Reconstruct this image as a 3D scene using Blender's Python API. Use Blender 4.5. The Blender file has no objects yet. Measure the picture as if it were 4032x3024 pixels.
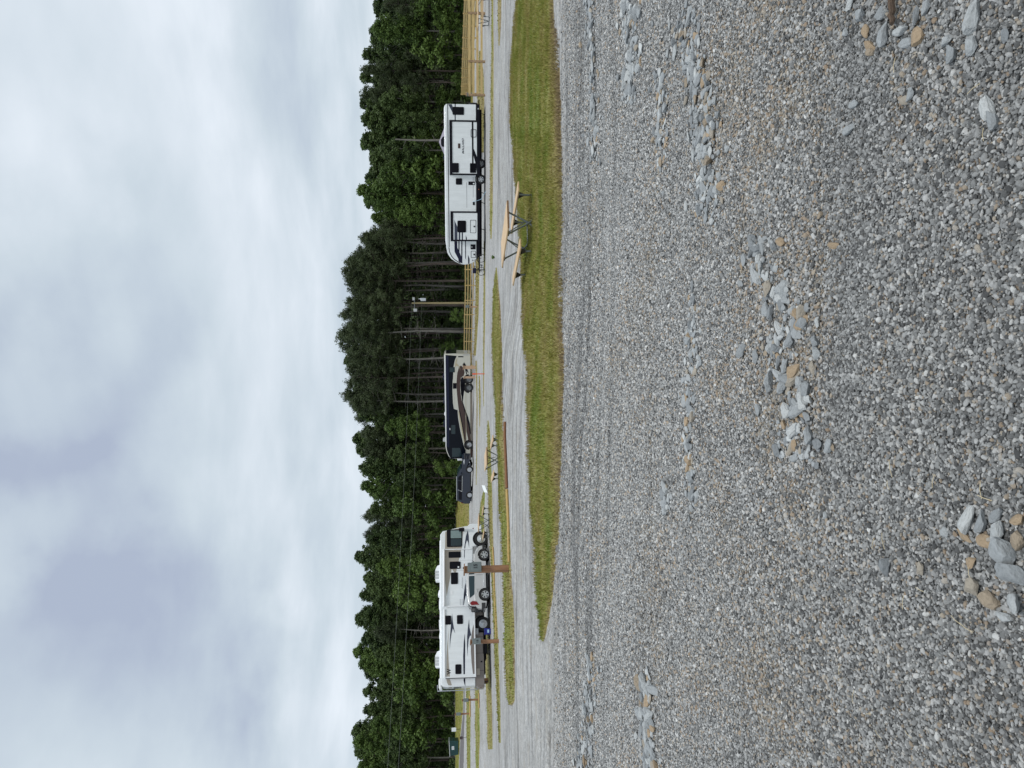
import bpy, bmesh, math, random
import numpy as np
from mathutils import Vector, Matrix
random.seed(7); RNG = np.random.default_rng(7)
sc = bpy.context.scene
COL = sc.collection
R = math.radians

# ------------------------------------------------------------------ camera model
F = 3030.0
PITCH = math.atan(229/3030.); ROLL = 0.0097; EYE = np.array([0., 0., 1.6])
_R = np.array([1., 0, 0]); _U = np.array([0, math.sin(PITCH), math.cos(PITCH)]); FW = np.array([0, math.cos(PITCH), -math.sin(PITCH)])
RT = _R*math.cos(ROLL) - _U*math.sin(ROLL); UP = _U*math.cos(ROLL) + _R*math.sin(ROLL)
def ray(x, y):
    return FW*F + RT*(1512-y) - UP*(x-2016)

# ------------------------------------------------------------------ terrain
TN = np.array([-.6, -.4, -.18, -.08, .02, .12, .2, .5])
YN = np.array([0, 4, 8, 13, 18, 23, 28, 36, 44, 52, 62, 72, 90, 100, 110, 125, 160, 400.])
ZT = np.array([
 [0, 0, 0,-.04,-.06,-.08,-.10,-.40,-.60,-.70,-.25, .45, 1.0, 1.35, 1.7, 2.2, 3, 6],
 [0, 0, 0,-.04,-.06,-.08,-.12,-.42,-.62,-.70,-.25, .42, 1.0, 1.35, 1.7, 2.2, 3, 6],
 [0, 0, 0,-.04,-.06,-.07,-.08,-.52,-.66,-.70,-.66,-.60,-.34, .5, 1.5, 1.9, 3, 6],
 [0, 0, 0,-.05,-.08,-.10,-.06,-.62,-.70,-.72,-.72,-.72,-.60,-.5, .3, 1.0, 2.5, 6],
 [0, 0,-.02,-.10,-.16,-.20,-.20,-.60,-.72,-.76,-.80,-.82,-.78,-.95,-.9,-.5, 1.5, 5],
 [0, 0,-.03,-.18,-.34,-.48,-.55,-.75,-.82,-.88,-.92,-.98,-1.02,-1.0,-.9,-.5, 1, 5],
 [0, 0,-.04,-.24,-.46,-.64,-.74,-.84,-.88,-.92,-.95,-.98,-.98,-.95,-.8,-.4, 1, 5],
 [0, 0,-.05,-.28,-.52,-.68,-.76,-.84,-.88,-.92,-.95,-.9,-.8,-.7,-.4, 0, 1.5, 5]])
def _interp(a, nodes):
    i = np.clip(np.searchsorted(nodes, a) - 1, 0, len(nodes)-2)
    f = np.clip((a-nodes[i])/(nodes[i+1]-nodes[i]), 0, 1)
    return i, f
def _cr(p0, p1, p2, p3, f):
    return .5*((2*p1)+(-p0+p2)*f+(2*p0-5*p1+4*p2-p3)*f*f+(-p0+3*p1-3*p2+p3)*f**3)
def _h(i, j, sd):
    v = np.sin(i*127.1+j*311.7+sd*74.7)*43758.5453; return v-np.floor(v)
def vnoise(x, y, sd=0):
    i = np.floor(x); j = np.floor(y); u = x-i; v = y-j; u = u*u*(3-2*u); v = v*v*(3-2*v)
    return (_h(i,j,sd)*(1-u)+_h(i+1,j,sd)*u)*(1-v)+(_h(i,j+1,sd)*(1-u)+_h(i+1,j+1,sd)*u)*v
def streak(X, Y):
    """raked and wheel-worn lines in the gravel: 0 level .. 1 dark rut"""
    Yw = Y+.055*X+.25*np.sin(X*.35+1)+.10*np.sin(X*.9)+.002*X*X; br = .45+.55*vnoise(X*.5, Y*.7, 5)
    a = vnoise(X*.28, Yw*3.4, 1); b = vnoise(X*.6, Yw*7.5, 2)
    w = np.clip((Y-6.0)/3.0, 0.0, 1)*np.clip((60-Y)/20, 0, 1)
    k = np.clip((.62*a+.38*b-.50)*4.2, 0, 1)*br*w
    near = np.clip((vnoise(X*.35, (Y+.3*np.sin(X*.5))*1.6, 7)-.66)*4, 0, 1)*.5*np.clip((6.5-Y)/2, 0, 1)
    return np.clip(k+near, 0, 1)
def earth(X, Y): return np.clip((vnoise(X*1.1+3, Y*1.1, 11)*.6+vnoise(X*3.1, Y*3.1, 12)*.4-.50)*4, 0, 1)
def terrain(X, Y):
    X = np.asarray(X, float); Y = np.asarray(Y, float)
    Yc = np.maximum(Y, .5); t = np.clip(X/Yc, -.6, .5)
    i, f = _interp(t, TN); j, g = _interp(Yc, YN)
    f = f*f*(3-2*f)
    def row(k):
        a = ZT[k, np.clip(j-1, 0, len(YN)-1)]; b = ZT[k, j]; c = ZT[k, j+1]; d = ZT[k, np.clip(j+2, 0, len(YN)-1)]
        # limited slopes keep the profile from overshooting
        hm = (YN[j+1]-YN[j]); m1 = (c-a)/(YN[j+1]-YN[np.clip(j-1,0,99)]+1e-9)*hm; m2 = (d-b)/(YN[np.clip(j+2,0,len(YN)-1)]-YN[j]+1e-9)*hm
        s = c-b; m1 = np.where(s*m1 > 0, np.sign(s)*np.minimum(abs(m1), 3*abs(s)), 0); m2 = np.where(s*m2 > 0, np.sign(s)*np.minimum(abs(m2), 3*abs(s)), 0)
        g2 = g*g; g3 = g2*g
        return b*(2*g3-3*g2+1)+m1*(g3-2*g2+g)+c*(-2*g3+3*g2)+m2*(g3-g2)
    z = row(i)*(1-f) + row(i+1)*f
    z = z + .018*np.sin(X*1.3+.7*np.sin(Y*.8))*np.sin(Y*1.1+X*.3) * np.clip((Yc-1)/6, .15, 1)
    z = z + .010*np.sin(Y*4.1+.5*np.sin(X*.9))*np.clip((Yc-9)/3, 0, 1)*np.clip((40-Yc)/10, 0, 1)
    return z - .028*streak(X, Y)*np.clip((22-Y)/6, 0, 1)
def tz(x, y): return float(terrain(np.array([x]), np.array([y]))[0])
_s = np.concatenate([np.arange(1.2, 30, .05), np.arange(30, 160, .15)])
def G(x, y, lift=0.):
    d = ray(x, y); d = d/d[1]
    X = d[0]*_s; Z = EYE[2]+d[2]*_s
    h = Z - terrain(X, _s) - lift
    k = np.argmax(h < 0) if (h < 0).any() else len(_s)-1
    if k > 0 and h[k] < 0:
        a = h[k-1]/(h[k-1]-h[k]); Y = _s[k-1]+a*(_s[k]-_s[k-1])
    else: Y = _s[k]
    return np.array([d[0]*Y, Y])
def P(x, y, Y):
    d = ray(x, y); return EYE + d/d[1]*Y

# ------------------------------------------------------------------ materials
def mat(name, col, rough=.6, metal=0, noise=0, nscale=8, col2=None, bump=0, spec=.5, coat=0, stretch=(1,1,1)):
    m = bpy.data.materials.new(name); m.use_nodes = True; nt = m.node_tree; b = nt.nodes['Principled BSDF']
    b.inputs['Base Color'].default_value = (*col, 1); b.inputs['Roughness'].default_value = rough; b.inputs['Metallic'].default_value = metal
    b.inputs['Specular IOR Level'].default_value = spec; b.inputs['Coat Weight'].default_value = coat; b.inputs['Coat Roughness'].default_value = .08
    if noise or bump or col2:
        tc = nt.nodes.new('ShaderNodeTexCoord'); mp = nt.nodes.new('ShaderNodeMapping'); mp.inputs['Scale'].default_value = stretch
        nz = nt.nodes.new('ShaderNodeTexNoise'); nz.inputs['Scale'].default_value = nscale; nz.inputs['Detail'].default_value = 6; nz.inputs['Roughness'].default_value = .62
        nt.links.new(tc.outputs['Object'], mp.inputs[0]); nt.links.new(mp.outputs[0], nz.inputs['Vector'])
        c2 = col2 or tuple(c*(1-noise) for c in col); c1 = col if col2 else tuple(min(1, c*(1+noise*.6)) for c in col)
        rp = nt.nodes.new('ShaderNodeValToRGB'); rp.color_ramp.elements[0].position = .32; rp.color_ramp.elements[1].position = .68
        rp.color_ramp.elements[0].color = (*c2, 1); rp.color_ramp.elements[1].color = (*c1, 1)
        nt.links.new(nz.outputs['Fac'], rp.inputs[0]); nt.links.new(rp.outputs[0], b.inputs['Base Color'])
        if bump:
            bp = nt.nodes.new('ShaderNodeBump'); bp.inputs['Strength'].default_value = bump; bp.inputs['Distance'].default_value = .02
            nt.links.new(nz.outputs['Fac'], bp.inputs['Height']); nt.links.new(bp.outputs[0], b.inputs['Normal'])
    return m
M = {}
M['white'] = mat('white_panel', (.76,.79,.80), .3, noise=.07, nscale=1.5, coat=.3, stretch=(3,1,.5))
M['white2'] = mat('white_gelcoat', (.78,.81,.83), .28, noise=.07, nscale=1.2, coat=.4, stretch=(3,1,.5))
M['roofwhite'] = mat('roof_white', (.82,.83,.85), .45, noise=.06, nscale=3)
M['black'] = mat('black_trim', (.007,.007,.012), .45, spec=.12)
M['blackmatte'] = mat('black_matte', (.008,.008,.010), .8, spec=.15, noise=.3, nscale=5)
M['glass'] = mat('dark_glass', (.005,.005,.008), .08, spec=.13)
M['coachglass'] = mat('coach_black', (.004,.006,.011), .16, spec=.16)
M['curtain'] = mat('curtain_glass', (.20,.27,.27), .15, noise=.2, nscale=6, stretch=(6,1,.6))
M['teal'] = mat('teal_glass', (.012,.028,.034), .12)
M['tan'] = mat('tan_paint', (.36,.32,.27), .35, coat=.3)
M['taupe'] = mat('taupe_paint', (.19,.165,.15), .4)
M['navy'] = mat('navy_decal', (.012,.014,.034), .4, spec=.15)
M['slate'] = mat('slate_decal', (.050,.058,.085), .4, spec=.2)
M['greydec'] = mat('grey_decal', (.42,.43,.44), .4)
M['beige'] = mat('beige_paint', (.53,.52,.46), .25, coat=.5)
M['brown'] = mat('brown_paint', (.062,.038,.034), .3, spec=.3)
M['gold'] = mat('gold_paint', (.42,.36,.24), .3)
M['coachnavy'] = mat('coach_navy', (.012,.015,.036), .3, spec=.2)
M['rocker'] = mat('rocker', (.20,.17,.14), .5, noise=.2, nscale=2)
M['tyre'] = mat('tyre', (.011,.011,.012), .8, noise=.3, nscale=20)
M['chrome'] = mat('chrome', (.75,.75,.73), .15, 1)
M['alloy'] = mat('alloy', (.55,.57,.60), .3, .7)
M['dullalloy'] = mat('dull_alloy', (.20,.21,.22), .35, .7)
M['silver'] = mat('silver_paint', (.50,.50,.50), .35, .25, coat=.5)
M['bluecar'] = mat('dark_blue_paint', (.012,.017,.032), .22, 0, spec=.4, coat=.35)
M['plastic'] = mat('dark_plastic', (.025,.026,.028), .6)
M['red'] = mat('red_lens', (.20,.008,.012), .2, coat=.2)
M['lamp'] = mat('clear_lens', (.6,.62,.65), .1, coat=.5)
M['amber'] = mat('amber_lens', (.55,.16,.04), .3)
M['galv'] = mat('galvanised', (.24,.27,.28), .45, .6, noise=.35, nscale=9)
M['bracket'] = mat('bracket', (.05,.042,.035), .6, noise=.3, nscale=7)
M['pine'] = mat('new_pine', (.68,.50,.30), .55, noise=.25, nscale=5, stretch=(.5,9,9), col2=(.50,.33,.18))
M['pineedge'] = mat('pine_edge', (.22,.12,.06), .7, noise=.35, nscale=6, stretch=(.6,8,8))
M['fence'] = mat('fence_wood', (.60,.45,.20), .7, nscale=2.2, stretch=(1,1,3), col2=(.46,.32,.13))
M['fencebrown'] = mat('fence_wood_brown', (.36,.24,.14), .75, nscale=2.2, stretch=(1,1,3), col2=(.24,.16,.09))
M['post'] = mat('post_wood', (.36,.19,.10), .7, nscale=6, stretch=(5,5,.5), col2=(.20,.095,.05))
M['postlight'] = mat('post_wood_pale', (.55,.38,.26), .7, nscale=6, stretch=(5,5,.5), col2=(.40,.25,.16))
M['box'] = mat('pedestal_grey', (.17,.20,.20), .45, .2, noise=.12, nscale=5)
M['dark_text'] = mat('lettering', (.02,.022,.028), .5)
M['greytext'] = mat('grey_lettering', (.035,.04,.055), .5, spec=.2)
M['timber1'] = mat('timber_fresh', (.50,.34,.12), .7, nscale=4, stretch=(.6,8,8), col2=(.38,.24,.08))
M['timber2'] = mat('timber_aged', (.24,.11,.045), .75, nscale=4, stretch=(.6,8,8), col2=(.15,.065,.03))
M['polewood'] = mat('pole_wood', (.34,.28,.15), .8, nscale=3, stretch=(6,6,.4), col2=(.24,.19,.10))
M['wire'] = mat('wire', (.16,.18,.16), .6)
M['cloth'] = mat('canopy_cloth', (.30,.28,.33), .85, noise=.15, nscale=2)
M['orange'] = mat('orange_plastic', (.75,.10,.02), .5)
M['dgreen'] = mat('dumpster_green', (.006,.045,.045), .45, noise=.3, nscale=2)
M['signwhite'] = mat('sign_white', (.78,.82,.84), .5, noise=.05)
M['signbrown'] = mat('sign_brown', (.05,.03,.03), .6)
M['bluebin'] = mat('blue_plastic', (.012,.02,.22), .4)
M['hose'] = mat('hose_blue', (.35,.55,.70), .5)
M['stick'] = mat('weathered_stick', (.16,.11,.075), .9, nscale=12, stretch=(.4,6,6), col2=(.06,.04,.028), bump=.8)
M['bark'] = mat('bark', (.105,.085,.072), .95, nscale=3, stretch=(4,4,.5), col2=(.045,.036,.030), bump=.6)
M['barkpale'] = mat('bark_pale', (.21,.20,.18), .95, nscale=3, stretch=(4,4,.5), col2=(.10,.09,.08))
M['straw'] = mat('straw', (.62,.52,.33), .7)

def leafmat(name, c1, c2, c3):
    m = bpy.data.materials.new(name); m.use_nodes = True; nt = m.node_tree; N = nt.nodes; L = nt.links
    b = N['Principled BSDF']; b.inputs['Roughness'].default_value = .55; b.inputs['Specular IOR Level'].default_value = .25
    g = N.new('ShaderNodeNewGeometry'); oi = N.new('ShaderNodeObjectInfo'); tc = N.new('ShaderNodeTexCoord')
    nz = N.new('ShaderNodeTexNoise'); nz.inputs['Scale'].default_value = .9; nz.inputs['Detail'].default_value = 2; L.new(tc.outputs['Object'], nz.inputs['Vector'])
    a = N.new('ShaderNodeMath'); a.operation = 'MULTIPLY_ADD'; L.new(g.outputs['Random Per Island'], a.inputs[0]); a.inputs[1].default_value = .35; L.new(nz.outputs['Fac'], a.inputs[2])
    a2 = N.new('ShaderNodeMath'); a2.operation = 'MULTIPLY_ADD'; L.new(oi.outputs['Random'], a2.inputs[0]); a2.inputs[1].default_value = .45; L.new(a.outputs[0], a2.inputs[2])
    rp = N.new('ShaderNodeValToRGB'); e = rp.color_ramp.elements; e[0].position = .45; e[0].color = (*c1, 1); e[1].position = 1.15 if False else 1.; e[1].color = (*c3, 1); k = e.new(.72); k.color = (*c2, 1)
    L.new(a2.outputs[0], rp.inputs[0]); L.new(rp.outputs[0], b.inputs['Base Color'])
    tr = N.new('ShaderNodeBsdfTranslucent'); L.new(rp.outputs[0], tr.inputs[0]); mx = N.new('ShaderNodeMixShader'); mx.inputs[0].default_value = .28
    L.new(b.outputs[0], mx.inputs[1]); L.new(tr.outputs[0], mx.inputs[2]); L.new(mx.outputs[0], N['Material Output'].inputs[0])
    return m
M['leafdark'] = leafmat('leaf_dark', (.026,.045,.016), (.046,.076,.026), (.086,.128,.040))
M['leafbright'] = leafmat('leaf_bright', (.050,.088,.022), (.080,.132,.032), (.120,.185,.045))
M['needle'] = leafmat('needle', (.032,.044,.022), (.048,.066,.030), (.075,.100,.044))

def nodeadd(nt, t, **kw):
    n = nt.nodes.new(t)
    for k, v in kw.items():
        if k.startswith('i_'): n.inputs[int(k[2:])].default_value = v
        else: setattr(n, k, v)
    return n
def ramp(nt, fac, stops):
    rp = nt.nodes.new('ShaderNodeValToRGB'); e = rp.color_ramp.elements
    e[0].position = stops[0][0]; e[0].color = (*stops[0][1], 1); e[1].position = stops[-1][0]; e[1].color = (*stops[-1][1], 1)
    for p, c in stops[1:-1]:
        k = e.new(p); k.color = (*c, 1)
    nt.links.new(fac, rp.inputs[0]); return rp.outputs[0]
STONES = [(0,(.09,.091,.091)),(.14,(.165,.167,.166)),(.42,(.31,.313,.31)),(.68,(.43,.433,.426)),(.86,(.61,.61,.60)),(.90,(.48,.42,.34)),(.945,(.36,.27,.19)),(.96,(.56,.55,.53)),(1,(.80,.80,.78))]
def gravel_mat():
    m = bpy.data.materials.new('gravel_ground'); m.use_nodes = True; nt = m.node_tree; L = nt.links; b = nt.nodes['Principled BSDF']
    b.inputs['Roughness'].default_value = .85; b.inputs['Specular IOR Level'].default_value = .3
    tc = nodeadd(nt, 'ShaderNodeTexCoord'); co = tc.outputs['Object']
    v = nodeadd(nt, 'ShaderNodeTexVoronoi'); v.inputs['Scale'].default_value = 42; L.new(co, v.inputs['Vector'])
    v2 = nodeadd(nt, 'ShaderNodeTexVoronoi'); v2.inputs['Scale'].default_value = 19; L.new(co, v2.inputs['Vector'])
    sep = nodeadd(nt, 'ShaderNodeSeparateColor'); L.new(v.outputs['Color'], sep.inputs[0])
    sep2 = nodeadd(nt, 'ShaderNodeSeparateColor'); L.new(v2.outputs['Color'], sep2.inputs[0])
    c1 = ramp(nt, sep.outputs[0], STONES); c2 = ramp(nt, sep2.outputs[0], STONES)
    sz = nodeadd(nt, 'ShaderNodeMath', operation='GREATER_THAN'); L.new(sep2.outputs[1], sz.inputs[0]); sz.inputs[1].default_value = .80
    mx = nodeadd(nt, 'ShaderNodeMix', data_type='RGBA'); L.new(sz.outputs[0], mx.inputs[0]); L.new(c1, mx.inputs[6]); L.new(c2, mx.inputs[7])
    # packed pale fines further out, loose darker stone near the camera
    xyz = nodeadd(nt, 'ShaderNodeSeparateXYZ'); L.new(co, xyz.inputs[0])
    n1 = nodeadd(nt, 'ShaderNodeTexNoise'); n1.inputs['Scale'].default_value = .35; n1.inputs['Detail'].default_value = 5; n1.inputs['Roughness'].default_value=.6; L.new(co, n1.inputs['Vector'])
    mr = nodeadd(nt, 'ShaderNodeMapRange'); mr.interpolation_type='SMOOTHSTEP'; L.new(xyz.outputs[1], mr.inputs[0]); mr.inputs[1].default_value = 5; mr.inputs[2].default_value = 20
    fines = ramp(nt, n1.outputs['Fac'], [(.3,(.32,.315,.305)),(.5,(.40,.398,.39)),(.7,(.47,.472,.47))])
    ff = nodeadd(nt, 'ShaderNodeMath', operation='MULTIPLY'); L.new(mr.outputs[0], ff.inputs[0]); ff.inputs[1].default_value = .78
    mx2 = nodeadd(nt, 'ShaderNodeMix', data_type='RGBA'); L.new(ff.outputs[0], mx2.inputs[0]); L.new(mx.outputs[2], mx2.inputs[6]); L.new(fines, mx2.inputs[7])
    # rake and wheel streaks, running across
    mp = nodeadd(nt, 'ShaderNodeMapping'); mp.inputs['Scale'].default_value = (.22, 2.6, 1); mp.inputs['Rotation'].default_value = (0,0,.06); L.new(co, mp.inputs[0])
    n2 = nodeadd(nt, 'ShaderNodeTexNoise'); n2.inputs['Scale'].default_value = 1.2; n2.inputs['Detail'].default_value = 7; n2.inputs['Roughness'].default_value = .7; L.new(mp.outputs[0], n2.inputs['Vector'])
    n3 = nodeadd(nt, 'ShaderNodeTexNoise'); n3.inputs['Scale'].default_value = 11; n3.inputs['Detail'].default_value = 6; n3.inputs['Roughness'].default_value = .9; L.new(co, n3.inputs['Vector'])
    s1 = ramp(nt, n2.outputs['Fac'], [(.30,(.58,.57,.56)),(.44,(.92,.92,.92)),(.65,(1.06,1.06,1.06))])
    s2 = ramp(nt, n3.outputs['Fac'], [(.36,(.58,.58,.58)),(.5,(1,1,1)),(.64,(1.32,1.32,1.32))])
    m1 = nodeadd(nt, 'ShaderNodeMix', data_type='RGBA', blend_type='MULTIPLY'); m1.inputs[0].default_value = 1; L.new(mx2.outputs[2], m1.inputs[6]); L.new(s1, m1.inputs[7])
    m2 = nodeadd(nt, 'ShaderNodeMix', data_type='RGBA', blend_type='MULTIPLY'); m2.inputs[0].default_value = 1; L.new(m1.outputs[2], m2.inputs[6]); L.new(s2, m2.inputs[7])
    sa = nodeadd(nt, 'ShaderNodeAttribute', attribute_name='streak'); sb = nodeadd(nt, 'ShaderNodeMapRange'); L.new(sa.outputs['Fac'], sb.inputs[0]); sb.inputs[3].default_value = 1.04; sb.inputs[4].default_value = .46  # streak darkens the rut lines, their wear and shade put into the colour
    la = nodeadd(nt, 'ShaderNodeAttribute', attribute_name='gap_shade'); lb = nodeadd(nt, 'ShaderNodeMapRange'); L.new(la.outputs['Fac'], lb.inputs[0]); lb.inputs[3].default_value = 1.; lb.inputs[4].default_value = .60  # shade between the near pebbles, painted as a darker ground beneath them
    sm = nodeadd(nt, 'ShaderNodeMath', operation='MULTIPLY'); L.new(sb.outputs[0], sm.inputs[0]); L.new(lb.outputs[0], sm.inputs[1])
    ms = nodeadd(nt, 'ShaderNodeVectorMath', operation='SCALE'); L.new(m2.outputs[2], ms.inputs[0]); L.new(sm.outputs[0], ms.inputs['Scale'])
    # earthy stain patches
    ea = nodeadd(nt, 'ShaderNodeAttribute', attribute_name='earth'); eb = nodeadd(nt, 'ShaderNodeMath', operation='MULTIPLY'); L.new(ea.outputs['Fac'], eb.inputs[0]); eb.inputs[1].default_value = .8
    em = nodeadd(nt, 'ShaderNodeMix', data_type='RGBA'); L.new(eb.outputs[0], em.inputs[0]); L.new(ms.outputs[0], em.inputs[6]); em.inputs[7].default_value = (.27,.235,.185,1)
    n5 = nodeadd(nt, 'ShaderNodeTexNoise'); n5.inputs['Scale'].default_value = 3.2; n5.inputs['Detail'].default_value = 6; n5.inputs['Roughness'].default_value = .85; L.new(co, n5.inputs['Vector'])
    s5 = ramp(nt, n5.outputs['Fac'], [(.36,(.74,.74,.74)),(.5,(1,1,1)),(.64,(1.2,1.2,1.2))]); m5 = nodeadd(nt, 'ShaderNodeMix', data_type='RGBA', blend_type='MULTIPLY'); m5.inputs[0].default_value = 1; L.new(em.outputs[2], m5.inputs[6]); L.new(s5, m5.inputs[7])
    n4 = nodeadd(nt, 'ShaderNodeTexNoise'); n4.inputs['Scale'].default_value = .9; n4.inputs['Detail'].default_value = 4; L.new(co, n4.inputs['Vector'])
    f4 = nodeadd(nt, 'ShaderNodeMapRange'); L.new(n4.outputs['Fac'], f4.inputs[0]); f4.inputs[1].default_value = .56; f4.inputs[2].default_value = .75; f4.inputs[4].default_value = .45
    m3 = nodeadd(nt, 'ShaderNodeMix', data_type='RGBA', blend_type='MULTIPLY'); L.new(f4.outputs[0], m3.inputs[0]); L.new(m5.outputs[2], m3.inputs[6]); m3.inputs[7].default_value = (.80,.68,.52,1)
    L.new(m3.outputs[2], b.inputs['Base Color'])
    bp = nodeadd(nt, 'ShaderNodeBump'); bp.inputs['Strength'].default_value = .9; bp.inputs['Distance'].default_value = .012; bp.invert = True
    L.new(v.outputs['Distance'], bp.inputs['Height'])
    bp2 = nodeadd(nt, 'ShaderNodeBump'); bp2.inputs['Strength'].default_value = .7; bp2.inputs['Distance'].default_value = .05
    L.new(n2.outputs['Fac'], bp2.inputs['Height']); L.new(bp.outputs[0], bp2.inputs['Normal']); L.new(bp2.outputs[0], b.inputs['Normal'])
    return m
M['gravel'] = gravel_mat()
def stone_mat(name, instancer):
    m = bpy.data.materials.new(name); m.use_nodes = True; nt = m.node_tree; L = nt.links; b = nt.nodes['Principled BSDF']
    b.inputs['Roughness'].default_value = .72; b.inputs['Specular IOR Level'].default_value = .35
    if instancer:
        at = nodeadd(nt, 'ShaderNodeAttribute', attribute_type='INSTANCER', attribute_name='tone'); base = ramp(nt, at.outputs['Fac'], STONES)
    else:
        oi = nodeadd(nt, 'ShaderNodeAttribute', attribute_type='GEOMETRY', attribute_name='tone')
        base = ramp(nt, oi.outputs['Fac'], [(0,(.22,.235,.245)),(.3,(.32,.34,.35)),(.6,(.42,.44,.445)),(.80,(.52,.535,.53)),(.84,(.36,.33,.28)),(.92,(.33,.27,.20)),(1,(.40,.29,.18))])
    tc = nodeadd(nt, 'ShaderNodeTexCoord'); mp = nodeadd(nt, 'ShaderNodeMapping'); mp.inputs['Scale'].default_value = (1,1,3.5); L.new(tc.outputs['Object'], mp.inputs[0])
    nz = nodeadd(nt, 'ShaderNodeTexNoise'); nz.inputs['Scale'].default_value = 26 if instancer else 2.6; nz.inputs['Detail'].default_value = 8; nz.inputs['Roughness'].default_value = .7; L.new(mp.outputs[0], nz.inputs['Vector'])
    s = ramp(nt, nz.outputs['Fac'], [(.3,(.70,.69,.68)),(.5,(1,1,1)),(.7,(1.2,1.2,1.2))])
    m1 = nodeadd(nt, 'ShaderNodeMix', data_type='RGBA', blend_type='MULTIPLY'); m1.inputs[0].default_value = 1; L.new(base, m1.inputs[6]); L.new(s, m1.inputs[7]); L.new(m1.outputs[2], b.inputs['Base Color'])
    bp = nodeadd(nt, 'ShaderNodeBump'); bp.inputs['Strength'].default_value = .8 if instancer else .4; bp.inputs['Distance'].default_value = .006 if instancer else .25; L.new(nz.outputs['Fac'], bp.inputs['Height']); L.new(bp.outputs[0], b.inputs['Normal'])
    return m
M['pebble'] = stone_mat('pebble_stone', True); M['rock'] = stone_mat('broken_rock', False)
def grass_mat(name, green, olive, tan, dead):
    m = bpy.data.materials.new(name); m.use_nodes = True; nt = m.node_tree; L = nt.links; b = nt.nodes['Principled BSDF']
    b.inputs['Roughness'].default_value = .7; b.inputs['Specular IOR Level'].default_value = .2
    tc = nodeadd(nt, 'ShaderNodeTexCoord'); g = nodeadd(nt, 'ShaderNodeNewGeometry')
    n1 = nodeadd(nt, 'ShaderNodeTexNoise'); n1.inputs['Scale'].default_value = .55; n1.inputs['Detail'].default_value = 6; n1.inputs['Roughness'].default_value = .62; L.new(tc.outputs['Object'], n1.inputs['Vector'])
    a = nodeadd(nt, 'ShaderNodeMath', operation='MULTIPLY_ADD'); L.new(g.outputs['Random Per Island'], a.inputs[0]); a.inputs[1].default_value = .22; L.new(n1.outputs['Fac'], a.inputs[2])
    at = nodeadd(nt, 'ShaderNodeAttribute', attribute_name='dry'); a2 = nodeadd(nt, 'ShaderNodeMath', operation='MULTIPLY_ADD'); L.new(at.outputs['Fac'], a2.inputs[0]); a2.inputs[1].default_value = .42; L.new(a.outputs[0], a2.inputs[2])
    c = ramp(nt, a2.outputs[0], [(.46,green),(.62,olive),(.82,tan),(.98,dead)])
    n2 = nodeadd(nt, 'ShaderNodeTexNoise'); n2.inputs['Scale'].default_value = 14; n2.inputs['Detail'].default_value = 5; L.new(tc.outputs['Object'], n2.inputs['Vector'])
    s = ramp(nt, n2.outputs['Fac'], [(.35,(.72,.72,.72)),(.65,(1.15,1.15,1.15))])
    m1 = nodeadd(nt, 'ShaderNodeMix', data_type='RGBA', blend_type='MULTIPLY'); m1.inputs[0].default_value = 1; L.new(c, m1.inputs[6]); L.new(s, m1.inputs[7]); L.new(m1.outputs[2], b.inputs['Base Color'])
    return m
M['grass'] = grass_mat('grass', (.150,.198,.030), (.225,.220,.048), (.285,.235,.090), (.22,.16,.09))
M['asphalt'] = mat('asphalt', (.135,.125,.125), .9, noise=.25, nscale=2)

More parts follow.
